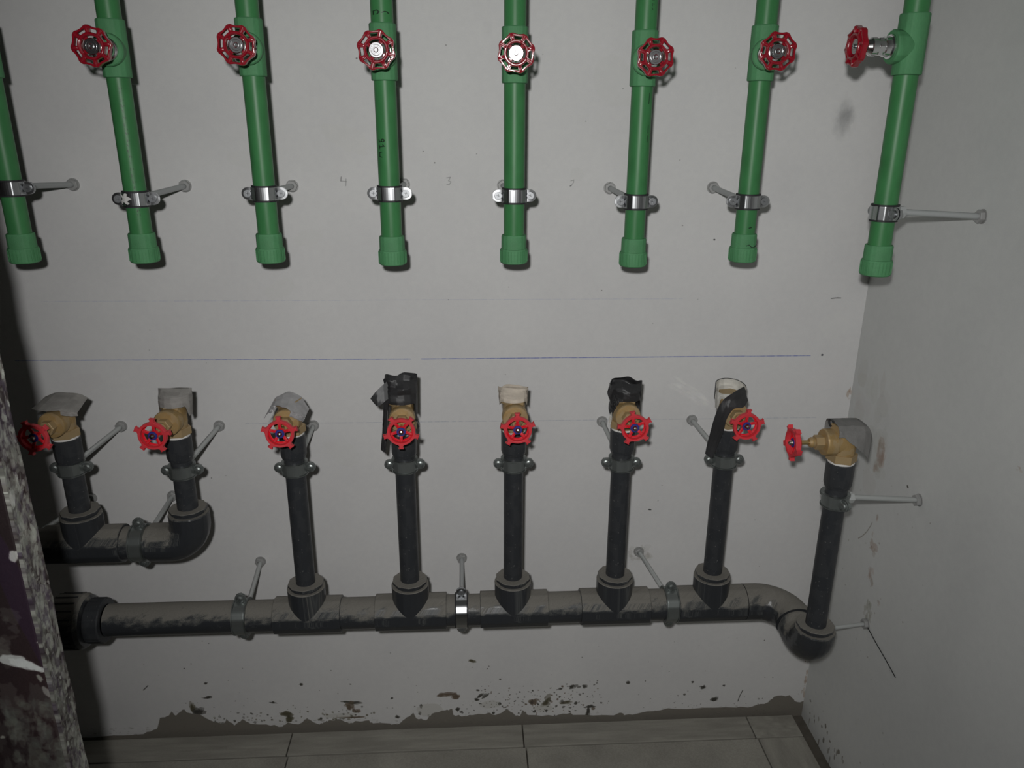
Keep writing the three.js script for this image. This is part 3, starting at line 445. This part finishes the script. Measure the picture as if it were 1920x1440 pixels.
// reducing bushing: ten-sided head standing proud of the socket
function bushingGeo(X, y0, z, y1) {
  const s = new THREE.Shape(); for (let i = 0; i < 10; i++) { const a = (i + 0.5) * Math.PI / 5; const x = (TR - 0.0022) * Math.cos(a), y = (TR - 0.0022) * Math.sin(a); i ? s.lineTo(x, y) : s.moveTo(x, y); }
  const o = new THREE.Path(); o.absarc(0, 0, RR, 0, Math.PI * 2, true); s.holes.push(o);
  const g = new THREE.ExtrudeGeometry(s, { depth: y1 - y0 - 0.0049, bevelEnabled: true, bevelSize: 0.0006, bevelThickness: 0.0006, bevelSegments: 1, curveSegments: 24 }).rotateX(-Math.PI / 2).translate(X, y0 + 0.0043, z);
  const neck = turned([[RR, y0 - 0.0038], [TR - 0.0056, y0 - 0.0038], [TR - 0.0056, y0 + 0.0042], [RR, y0 + 0.0042]], 40).translate(X, 0, z);
  return dustUV(merge([g, neck]));
}
const BT = 0.451, SH = 0.0085;                            // bushing top, and how far the head stands above the socket
const man = thing('drain_manifold', 'long dark grey plastic manifold pipe with five tees, low on the back wall', 'pipe', null, [0, 0, 0]);
const tees = [[3, -0.329, -0.219], [4, -0.163, -0.045], [5, 0.011, 0.125], [6, 0.180, 0.297], [7, 0.346, 0.462]];
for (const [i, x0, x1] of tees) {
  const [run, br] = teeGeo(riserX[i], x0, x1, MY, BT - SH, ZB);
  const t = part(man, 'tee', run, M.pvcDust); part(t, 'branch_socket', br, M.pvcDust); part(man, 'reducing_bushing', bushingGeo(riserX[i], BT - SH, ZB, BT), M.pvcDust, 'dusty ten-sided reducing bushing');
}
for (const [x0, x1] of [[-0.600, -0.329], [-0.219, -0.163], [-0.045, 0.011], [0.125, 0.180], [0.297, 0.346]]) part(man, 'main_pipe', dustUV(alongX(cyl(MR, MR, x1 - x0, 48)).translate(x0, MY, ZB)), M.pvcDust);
// two elbows: forwards, then up to the corner riser
const EX = riserX[8], EY = 0.372;
const e1 = [[0.4625, MY, ZB], [0.478, MY, ZB], ...arc((t) => [EX - 0.046 + 0.046 * Math.sin(t * Math.PI / 2), MY - 0.004 * t, ZB + 0.046 - 0.046 * Math.cos(t * Math.PI / 2)]), [EX, MY - 0.0055, ZB + 0.0525]];
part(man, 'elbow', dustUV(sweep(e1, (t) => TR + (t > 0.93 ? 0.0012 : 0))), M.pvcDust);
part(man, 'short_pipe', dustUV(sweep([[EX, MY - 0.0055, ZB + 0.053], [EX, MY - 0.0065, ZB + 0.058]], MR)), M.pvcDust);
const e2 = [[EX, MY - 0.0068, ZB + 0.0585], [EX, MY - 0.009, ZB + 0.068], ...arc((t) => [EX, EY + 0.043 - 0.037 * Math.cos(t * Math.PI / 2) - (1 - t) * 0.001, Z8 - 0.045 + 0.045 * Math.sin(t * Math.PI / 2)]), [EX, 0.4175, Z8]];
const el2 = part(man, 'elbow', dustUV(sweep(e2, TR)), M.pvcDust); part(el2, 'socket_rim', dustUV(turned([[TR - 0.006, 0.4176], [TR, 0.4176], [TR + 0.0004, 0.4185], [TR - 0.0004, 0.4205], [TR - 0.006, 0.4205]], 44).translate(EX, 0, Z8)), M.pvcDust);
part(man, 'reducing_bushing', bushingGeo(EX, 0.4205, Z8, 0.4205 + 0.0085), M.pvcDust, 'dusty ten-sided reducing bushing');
// union at the door end, then the pipe runs on behind the door
const un = part(man, 'union', alongX(turned([[MR, 0], [0.0350, 0.0], [0.0365, 0.002], [0.0365, 0.024], [0.035, 0.026], [MR, 0.026]], 48)).translate(-0.628, MY, ZB), M.pvc);
const nutPts = [[MR, 0], [0.0425, 0], [0.0450, 0.004], [0.0450, 0.044], [0.0415, 0.050], [0.033, 0.0525], [MR, 0.0525]];
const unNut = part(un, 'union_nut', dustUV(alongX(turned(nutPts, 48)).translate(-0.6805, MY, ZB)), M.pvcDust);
part(un, 'grip_ribs', merge(Array.from({ length: 20 }, (_, k) => new THREE.BoxGeometry(0.036, 0.0022, 0.0016).translate(-0.6585, 0, 0.0452).rotateX(k / 20 * Math.PI * 2).translate(0, MY, ZB))), M.pvc);
part(un, 'grip_ribs', merge(Array.from({ length: 12 }, (_, k) => new THREE.BoxGeometry(0.021, 0.0016, 0.0012).translate(-0.615, 0, 0.0365).rotateX(k / 12 * Math.PI * 2).translate(0, MY, ZB))), M.pvc);
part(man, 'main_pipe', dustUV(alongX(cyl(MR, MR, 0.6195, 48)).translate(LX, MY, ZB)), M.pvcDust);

// short upper manifold behind the door, serving the two risers nearest the door
const um = thing('drain_manifold', 'short dark grey plastic manifold beside the door, ending in an upturned elbow', 'pipe', null, [0, 0, 0]);
{
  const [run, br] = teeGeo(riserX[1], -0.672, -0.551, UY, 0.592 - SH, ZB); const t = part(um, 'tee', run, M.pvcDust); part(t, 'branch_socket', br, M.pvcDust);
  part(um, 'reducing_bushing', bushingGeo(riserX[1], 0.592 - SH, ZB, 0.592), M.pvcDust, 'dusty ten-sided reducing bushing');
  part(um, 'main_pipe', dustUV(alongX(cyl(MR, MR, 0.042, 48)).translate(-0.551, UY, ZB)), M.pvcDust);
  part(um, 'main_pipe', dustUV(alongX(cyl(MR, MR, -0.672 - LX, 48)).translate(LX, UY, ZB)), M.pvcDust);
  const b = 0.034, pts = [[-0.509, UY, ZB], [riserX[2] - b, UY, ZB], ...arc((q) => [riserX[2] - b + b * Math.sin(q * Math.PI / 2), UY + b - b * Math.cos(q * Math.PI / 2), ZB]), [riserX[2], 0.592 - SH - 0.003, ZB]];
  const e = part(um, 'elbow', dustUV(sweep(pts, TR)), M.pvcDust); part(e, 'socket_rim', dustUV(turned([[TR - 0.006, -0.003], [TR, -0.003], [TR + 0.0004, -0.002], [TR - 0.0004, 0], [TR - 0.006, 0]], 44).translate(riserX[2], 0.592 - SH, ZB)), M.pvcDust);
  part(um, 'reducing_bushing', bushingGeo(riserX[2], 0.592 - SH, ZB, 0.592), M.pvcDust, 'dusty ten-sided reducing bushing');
}
// risers with their threaded adaptors
const AT = 0.713, AB = 0.674;
const adaptorG = turned([[RR - 0.0004, AB], [0.0178, AB], [0.0196, AB + 0.006], [0.0198, AT - 0.001], [0.0190, AT], [0.0165, AT]], 44), ringG = turned([[0.0155, AT], [0.0186, AT], [0.0188, AT + 0.0012], [0.0176, AT + 0.0026], [0.0155, AT + 0.0022]], 32);
for (let i = 1; i <= 8; i++) {
  const z = i === 8 ? Z8 : ZB, y0 = i === 8 ? 0.4205 + 0.0085 : i < 3 ? 0.592 : BT, n = 9 - i, off = i === 8 ? -0.008 : 0;
  const where = i === 8 ? 'black plastic riser pipe rising from the elbow in the wall corner' : i < 3 ? (i === 1 ? 'short black riser pipe on the upper manifold tee beside the door' : 'short black riser pipe on the upturned elbow of the short manifold') : 'black plastic riser pipe on the long manifold, ' + nth(n);
  const t = thing('riser_pipe', where, 'pipe', 'black riser pipes', [riserX[i], 0, z]);
  part(t, 'pipe', cyl(RR, RR, AB + off - y0, 44).translate(0, y0, 0), M.pvc);
  part(t, 'threaded_adaptor', adaptorG.clone().translate(0, off, 0), M.pvc); part(t, 'sealing_tape', ringG.clone().translate(0, off, 0), M.ptfe, 'ring of white sealing tape');
}
// brass gate valves
function lowerWheel() {
  const s = new THREE.Shape(), R = 0.0202, pts = [];
  for (let k = 0; k < 5; k++) { const a = k * Math.PI * 2 / 5; for (const [d, r] of [[-0.24, R], [-0.13, R * 1.06], [-0.10, R * 1.2], [-0.145, R * 1.30], [0.145, R * 1.30], [0.10, R * 1.2], [0.13, R * 1.06], [0.24, R], [0.42, R], [0.63, R], [0.84, R]]) pts.push(new THREE.Vector2(r * Math.cos(a + d), r * Math.sin(a + d))); }
  s.setFromPoints(pts); const h = new THREE.Path(); h.absarc(0, 0, R * 0.845, 0, Math.PI * 2, true); s.holes.push(h);
  const list = [new THREE.ExtrudeGeometry(s, { depth: 0.005, bevelEnabled: true, bevelSize: 0.0009, bevelOffset: -0.0007, bevelThickness: 0.0012, bevelSegments: 3, curveSegments: 40 }).translate(0, 0, -0.0025)];
  list.push(alongZ(turned([[R * 0.80, 0.0035], [R * 0.88, 0.0035], [R * 0.86, -0.004], [R * 0.74, -0.0065], [R * 0.72, -0.0055]], 44)));
  for (let k = 0; k < 5; k++) { const a = k * Math.PI * 2 / 5; list.push(new RoundedBoxGeometry(R * 0.66, 0.0046, 0.0024, 2, 0.001).rotateY(-0.25).translate(R * 0.5, 0, -0.003).rotateZ(a)); }
  list.push(alongZ(turned([[0, -0.008], [0.0062, -0.008], [0.0066, -0.002], [0.0060, 0.0002], [0, 0.0002]], 28)));
  return merge(list.map((g) => toCreasedNormals(g, 0.7))).rotateZ(Math.PI / 2);
}
const lowWheelG = lowerWheel();
const VYB = 0.744;
const gateBody = (() => {
  const b = AT + 0.0022 - VYB;
  const low = hexNut(0.0205, 0.012).rotateX(-Math.PI / 2).rotateY(0.2).translate(0, b + 0.0005, 0);
  const barrel = turned([[0, b + 0.012], [0.0165, b + 0.012], [0.0175, -0.008], [0.0175, 0.010], [0.0168, 0.016], [0, 0.016]], 40);
  const top = hexNut(0.0195, 0.011).rotateX(-Math.PI / 2).rotateY(0.2).translate(0, 0.0155, 0);
  const boss = alongZ(turned([[0, 0], [0.0172, 0], [0.0172, 0.014], [0, 0.014]], 40));
  return merge([low, barrel, top, boss].map((g) => toCreasedNormals(g, 0.5)));
})();
const gateCollar = alongZ(turned([[0, 0.0142], [0.0188, 0.0142], [0.0196, 0.0155], [0.0196, 0.029], [0.0186, 0.031], [0.012, 0.032], [0, 0.032]], 48, 0.4));
const gateNeck = merge([hexNut(0.0102, 0.012).translate(0, 0, 0.0315), alongZ(turned([[0, 0.043], [0.0072, 0.043], [0.0078, 0.048], [0.0055, 0.0515], [0, 0.0515]], 28))].map((g) => toCreasedNormals(g, 0.5)));
const stemG = alongZ(cyl(0.0032, 0.0032, 0.016, 16)).translate(0, 0, 0.0512);
const domeNut = alongZ(turned([[0, 0], [0.0036, 0], [0.0036, 0.0022], [0.0028, 0.0044], [0.0012, 0.0056], [0, 0.0058]], 20, 1));
const discG = alongZ(turned([[0, 0], [0.0066, 0], [0.0066, 0.0006], [0, 0.0006]], 30));
const wheelSpin = { 1: 110, 2: 84, 3: 90, 4: 124, 5: 92, 6: 101, 7: 88, 8: 60 }, wheelTurn = { 1: -0.04, 2: -0.06, 3: 0.02, 4: 0.05, 5: 0.02, 6: 0.02, 7: 0.03, 8: -Math.PI / 2 };
for (let i = 1; i <= 8; i++) {
  const n = 9 - i, z = i === 8 ? Z8 : ZB;
  const t = thing('gate_valve', i === 8 ? 'brass gate valve with red wheel turned sideways, in the wall corner' : i === 1 ? 'brass gate valve with red wheel half in the shadow of the door' : 'brass gate valve with bright red five-pointed wheel, ' + nth(n), 'valve', 'brass gate valves on the black risers', [riserX[i], VYB + (i === 8 ? -0.008 : 0), z]);
  t.rotation.y = wheelTurn[i];
  part(t, 'valve_body', gateBody, M.brass); part(t, 'collar', gateCollar, M.brass); part(t, 'gland', gateNeck, M.brass); part(t, 'stem', stemG, M.brassBright);
  const w = part(t, 'handwheel', lowWheelG, M.redMatt, 'bright red five-pointed handwheel'); w.position.z = 0.0745; w.rotation.z = (wheelSpin[i] - 90) * D2R;
  const d = part(w, 'name_disc', discG, M.blueDisc, 'small dark blue disc'); d.position.z = 0.0003; const nt = part(w, 'dome_nut', domeNut, M.steelNut, 'small metal dome nut'); nt.position.z = 0.0009;
}
// clamps of the lower row
const bAnchor = { 1: [-0.604, 0.665], 2: [-0.438, 0.663], 3: [-0.276, 0.661], 4: [-0.100, 0.660], 5: [0.070, 0.660], 6: [0.234, 0.660], 7: [0.397, 0.660] };
const bY = { 1: 0.664, 2: 0.656, 3: 0.657, 4: 0.659, 5: 0.657, 6: 0.655, 7: 0.657, 8: 0.645 };
for (let i = 1; i <= 8; i++) {
  const n = 9 - i, base = { pos: [riserX[i], bY[i], i === 8 ? Z8 : ZB], R: RR, dusty: true, group: 'dusty pipe clamps on the black risers', h: 0.0165, ear: 0.0135 };
  if (i === 8) clamp({ ...base, wall: 'right', anchor: [RX, 0.621, 0.249], tilt: 0.15, label: 'dusty zinc clamp holding the corner riser to the side wall' });
  else clamp({ ...base, anchor: [...bAnchor[i], 0], tilt: 0.03 * (4 - i) / 3, label: 'dusty zinc clamp below the red-wheeled brass valve ' + nth(n) });
}
const mg = 'large pipe clamps on the manifolds';
clamp({ pos: [-0.383, MY, ZB], R: MR, axis: 'x', dusty: true, anchor: [-0.394, 0.391, 0], label: 'large clamp on the long manifold nearest the door', group: mg, h: 0.018, ear: 0.0145 });
clamp({ pos: [-0.020, MY, ZB], R: MR, axis: 'x', anchor: [-0.021, 0.388, 0], label: 'large shiny clamp midway along the long manifold', group: mg, h: 0.018, ear: 0.0145 });
clamp({ pos: [0.3345, MY, ZB], R: MR, axis: 'x', dusty: true, anchor: [0.316, 0.392, 0], label: 'large clamp on the long manifold nearest the wall corner', group: mg, h: 0.018, ear: 0.0145 });
clamp({ pos: [-0.526, UY, ZB], R: MR, axis: 'x', dusty: true, anchor: [-0.535, 0.53, 0], label: 'large clamp on the short upper manifold between tee and elbow', group: mg, h: 0.018, ear: 0.0145 });
clamp({ pos: [-0.705, UY, ZB], R: MR, axis: 'x', dusty: true, anchor: [-0.677, 0.529, 0], label: 'large clamp on the short upper manifold hidden behind the door', group: mg, h: 0.018, ear: 0.0145 });
// spare rod and anchor behind the corner elbow, with a thin wire hanging from it
{
  const t = thing('wall_rod', 'thin dusty threaded rod fixed to the side wall behind the corner elbow', 'rod', null, [RX, 0.341, 0.172]);
  part(t, 'threaded_rod', rodGeo([-0.105, 0.006, 0.022], [0, 0, 0], 0.0036, 12, 0.0016), M.rodDusty);
  part(t, 'washer', anchorWasher.clone().rotateY(-Math.PI / 2), M.anchor); part(t, 'anchor_nut', anchorNut.clone().rotateY(-Math.PI / 2).translate(-0.0012, 0, 0), M.anchor);
  const w = shadow(new THREE.Mesh(sweep([[RX - 0.0015, 0.338, 0.178], [RX - 0.0012, 0.330, 0.206], [RX - 0.0012, 0.3225, 0.243], [RX - 0.001, 0.314, 0.277]], 0.0008, 8), M.rubber));
  w.name = 'thin_wire'; w.userData = { label: 'thin dark wire lying along the side wall below the anchor', category: 'wire' }; scene.add(w);
}

// ---------------------------------------------------------------- tapes wrapped over the open valve tops
// crumpled sleeve round the outlet: radius profile, pinch at the top, torn lower edge
function sleeve({ x, z = ZB, y0, y1, r = 0.0215, pinch = 0.15, fold = 0, hold = 0.45, crumple = 0.12, ragged = 0.006, lean = [0, 0], s = 1, turn = 0, gap = 0 }) {
  return sheet((u, v) => {
    const a = turn + gap / 2 + u * (Math.PI * 2 - gap), aa = u * 6.0;
    const n = fbm(aa * 1.3 + (u > 0.9 ? 0 : 0), v * 3.2, 700 + s, 3) - 0.5, e = u * (1 - u) * 4;
    const lo = y0 + ragged * (vnoise(aa * 2.2, 0.3, 720 + s) * 2 - 1) * e, hi = y1 + 0.5 * ragged * (vnoise(aa * 1.7, 0.8, 730 + s) * 2 - 1) * e;
    const fr = gap ? 0 : Math.min(1, Math.max(0, (Math.sin(a) - 0.3) / 0.25)), lo2 = lo + fr * fr * (3 - 2 * fr) * Math.max(0, 0.7650 - lo), yy = lo2 + (hi - lo2) * v, under = yy < TY + 0.002;
    const t = v, rad0 = r * (1 + crumple * 2 * n * (gap ? 1 : e)), rad = under ? Math.max(rad0, 0.0207) : rad0, q = Math.max(0, (t - hold) / (1 - hold)), pz = 1 - (1 - pinch) * q * q * (3 - 2 * q) + fold * 0;
    const fo0 = fold * (vnoise(aa * 1.1 + 3 * v, v * 2.4 - aa * 0.5, 740 + s) - 0.5) * e * (0.3 + t), fo = under ? Math.max(0, fo0) : fo0;
    return [x + rad * Math.cos(a) * (1 + 0.08 * t) + lean[0] * t + (under ? 0 : 0.4 * fo), yy, z + rad * Math.sin(a) * pz + lean[1] * t + Math.sign(Math.sin(a)) * fo];
  }, 60, 24, 0.0006, !gap);
}
const lerp3 = (P, t) => { const k = Math.min(P.length - 2, Math.floor(t * (P.length - 1))), f = t * (P.length - 1) - k; return P[k].map((v, i) => v + (P[k + 1][i] - v) * f); };
// strip between two edge polylines with crinkles
function strip(A, B, s = 1, crumple = 0.002, nu = 24, nv = 10) {
  const ca = new THREE.CatmullRomCurve3(A.map((p) => new THREE.Vector3(...p))), cb = new THREE.CatmullRomCurve3(B.map((p) => new THREE.Vector3(...p)));
  return sheet((u, v) => { const a = ca.getPoint(u), b = cb.getPoint(u), p = a.lerp(b, v); return [p.x, p.y + crumple * 0.4 * (vnoise(u * 9, v * 6, 760 + s) - 0.5), p.z + crumple * (fbm(u * 6, v * 4, 750 + s, 3) - 0.5) * 2]; }, nu, nv, 0.0007);
}
const TY = VYB + 0.027; // top of the valve bodies
const TG = 'tape scraps over the open valve outlets';
function tape(label, geos, mat) { const t = thing('tape_wrap', label, 'tape', TG, [0, 0, 0]); geos.forEach(([n, g, m]) => part(t, n, g, m ?? mat)); return t; }
tape('flat grey tape sheet lying like a roof on the brass valve beside the door', [
  ['tape_sheet', strip([[-0.637, 0.7735, 0.150], [-0.622, 0.7790, 0.149], [-0.605, 0.7785, 0.148], [-0.588, 0.7770, 0.149], [-0.574, 0.7720, 0.153]], [[-0.634, 0.7710, 0.196], [-0.622, 0.7720, 0.204], [-0.607, 0.7720, 0.208], [-0.590, 0.7715, 0.205], [-0.571, 0.7640, 0.196]], 1, 0.001)],
  ['tape_edge', strip([[-0.590, 0.7713, 0.2055], [-0.581, 0.7685, 0.202], [-0.571, 0.7638, 0.1965]], [[-0.590, 0.7640, 0.2045], [-0.581, 0.7610, 0.201], [-0.571, 0.7590, 0.1955]], 2, 0.001)]], M.tapeGrey);
tape('square grey tape sleeve standing on the brass valve seventh from the wall corner', [['tape_sleeve', sleeve({ x: -0.443, y0: 0.748, y1: 0.788, r: 0.0224, pinch: 0.1, hold: 0.62, crumple: 0.04, ragged: 0.002, s: 2, lean: [0.002, -0.004] })]], M.tapeGrey);
tape('silver tape cap with torn edges on the brass valve sixth from the wall corner', [
  ['tape_cap', strip([[-0.303, 0.757, 0.166], [-0.293, 0.771, 0.160], [-0.275, 0.777, 0.156], [-0.258, 0.772, 0.158], [-0.246, 0.752, 0.164]], [[-0.301, 0.755, 0.186], [-0.292, 0.768, 0.196], [-0.275, 0.771, 0.203], [-0.259, 0.762, 0.200], [-0.247, 0.748, 0.190]], 3, 0.005, 30, 12)],
  ['torn_flap', strip([[-0.302, 0.756, 0.186], [-0.294, 0.7675, 0.195], [-0.284, 0.7700, 0.200]], [[-0.306, 0.750, 0.192], [-0.299, 0.759, 0.199], [-0.290, 0.7635, 0.203]], 4, 0.004)],
  ['torn_flap', strip([[-0.264, 0.7655, 0.2015], [-0.256, 0.760, 0.198], [-0.247, 0.748, 0.190]], [[-0.266, 0.757, 0.203], [-0.258, 0.750, 0.200], [-0.250, 0.743, 0.192]], 5, 0.004)]], M.tapeSilver);
tape('crumpled black tape with hanging tail on the brass valve fifth from the wall corner', [
  ['tape_sleeve', sleeve({ x: -0.1045, y0: 0.744, y1: 0.806, r: 0.0222, pinch: 0.22, crumple: 0.3, fold: 0.02, ragged: 0.012, s: 14 })],
  ['side_flap', strip([[-0.122, 0.801, 0.172], [-0.132, 0.793, 0.176], [-0.143, 0.783, 0.180], [-0.150, 0.774, 0.180]], [[-0.123, 0.774, 0.180], [-0.130, 0.769, 0.184], [-0.136, 0.765, 0.186], [-0.142, 0.764, 0.184]], 7, 0.0012, 12, 6)],
  ['hanging_tail', strip([[-0.131, 0.775, 0.170], [-0.1335, 0.745, 0.171], [-0.136, 0.715, 0.174], [-0.1395, 0.688, 0.174]], [[-0.1225, 0.774, 0.178], [-0.1270, 0.745, 0.179], [-0.128, 0.712, 0.182], [-0.132, 0.685, 0.181]], 8, 0.003)]], M.tapeBlack);
tape('pale beige torn tape sleeve on the brass valve fourth from the wall corner', [['tape_sleeve', sleeve({ x: 0.065, y0: 0.757, y1: 0.783, r: 0.0212, pinch: 0.45, hold: 0.1, crumple: 0.06, ragged: 0.007, s: 4, lean: [0, -0.002] })]], M.tapeBeige);
tape('crumpled black tape bunched on the brass valve third from the wall corner', [
  ['tape_sleeve', sleeve({ x: 0.2385, y0: 0.742, y1: 0.792, r: 0.0225, pinch: 0.25, crumple: 0.28, fold: 0.02, ragged: 0.013, hold: 0.62, s: 9 })],
  ['tape_corner', strip([[0.218, 0.776, 0.184], [0.215, 0.767, 0.187], [0.2120, 0.757, 0.188]], [[0.2245, 0.7665, 0.190], [0.2195, 0.757, 0.190], [0.2155, 0.7475, 0.188]], 10, 0.004)],
  ['pale_backing', strip([[0.2165, 0.744, 0.174], [0.2135, 0.737, 0.175], [0.2120, 0.728, 0.175]], [[0.2165, 0.736, 0.177], [0.2160, 0.730, 0.178], [0.2155, 0.725, 0.178]], 11, 0.002), M.tapeInside]], M.tapeBlack);
tape('open black tape loop with long tail on the brass valve second from the wall corner', [
  ['tape_loop', sheet((u, v) => { const a = 3.05 - u * 3.5, r = 0.0232 + 0.0008 * Math.sin(u * 6); return [0.4030 + r * Math.cos(a), 0.7585 + v * 0.024 + 0.004 * Math.sin(a), 0.165 - r * 0.98 * Math.sin(a)]; }, 34, 6, 0.0007)],
  ['pale_inside', sheet((u, v) => { const a = 3.0 - u * 3.4, r = 0.0223 + 0.0008 * Math.sin(u * 6); return [0.4030 + r * Math.cos(a), 0.7592 + v * 0.0226 + 0.004 * Math.sin(a), 0.165 - r * 0.98 * Math.sin(a)]; }, 34, 6, 0.0005), M.tapeInside],
  ['inner_lining', sleeve({ x: 0.4035, y0: 0.746, y1: 0.774, r: 0.0212, pinch: 1, crumple: 0.02, ragged: 0.003, s: 31 }), M.tapeInside],
  ['hanging_tail', strip([[0.4195, 0.7835, 0.178], [0.400, 0.783, 0.195], [0.3815, 0.770, 0.197], [0.3715, 0.737, 0.193], [0.3685, 0.700, 0.186], [0.366, 0.676, 0.183]], [[0.4235, 0.7655, 0.186], [0.412, 0.7600, 0.2010], [0.3970, 0.7575, 0.2030], [0.3890, 0.742, 0.2025], [0.3865, 0.716, 0.197], [0.3825, 0.693, 0.190], [0.3765, 0.668, 0.188]], 13, 0.0025, 36)]], M.tapeBlack);
tape('grey tape wrapped over the sideways brass valve in the wall corner', [
  ['tape_hood', sheet((u, v) => {
    const x = 0.5125 + 0.0555 * v, k = Math.max(0, (v - 0.72) / 0.28), sc = 1 - 0.62 * k * k, yc = 0.741 - 0.004 * k, A = 0.0226 * sc, B = 0.0262 * sc;
    const hem = 0.034 * Math.min(1, Math.max(-0.3, v * 1.5 - 0.28)) * (1 - 0.35 * k) + 0.005 * (vnoise(v * 7, 2, 781) - 0.5), ph = -1.75 + u * 3.5, w = 0.0012 * (fbm(u * 7, v * 5, 790, 3) - 0.35);
    const c = Math.cos(ph), sn = Math.sin(ph), p = (q) => Math.sign(q) * Math.pow(Math.abs(q), 0.5);
    if (u > 0.9) return [x, yc + p(Math.cos(1.4)) * B - (u - 0.9) * 10 * hem, Z8 + A + w];
    return [x, yc + B * Math.max(-0.3, p(c)) + w, Z8 + A * p(sn) + Math.sign(sn) * w];
  }, 50, 26, 0.0007)],
  ['curled_edge', sheet((u, v) => { const a = 0.6 + u * 4.2, r = 0.0048; return [0.5075 + 0.003 * v, 0.7665 + r * Math.sin(a), 0.287 + r * 1.5 * Math.cos(a) + 0.0]; }, 14, 3, 0.0006), M.tapeBlack]], M.tapeDull);

renderer.render(scene, camera);
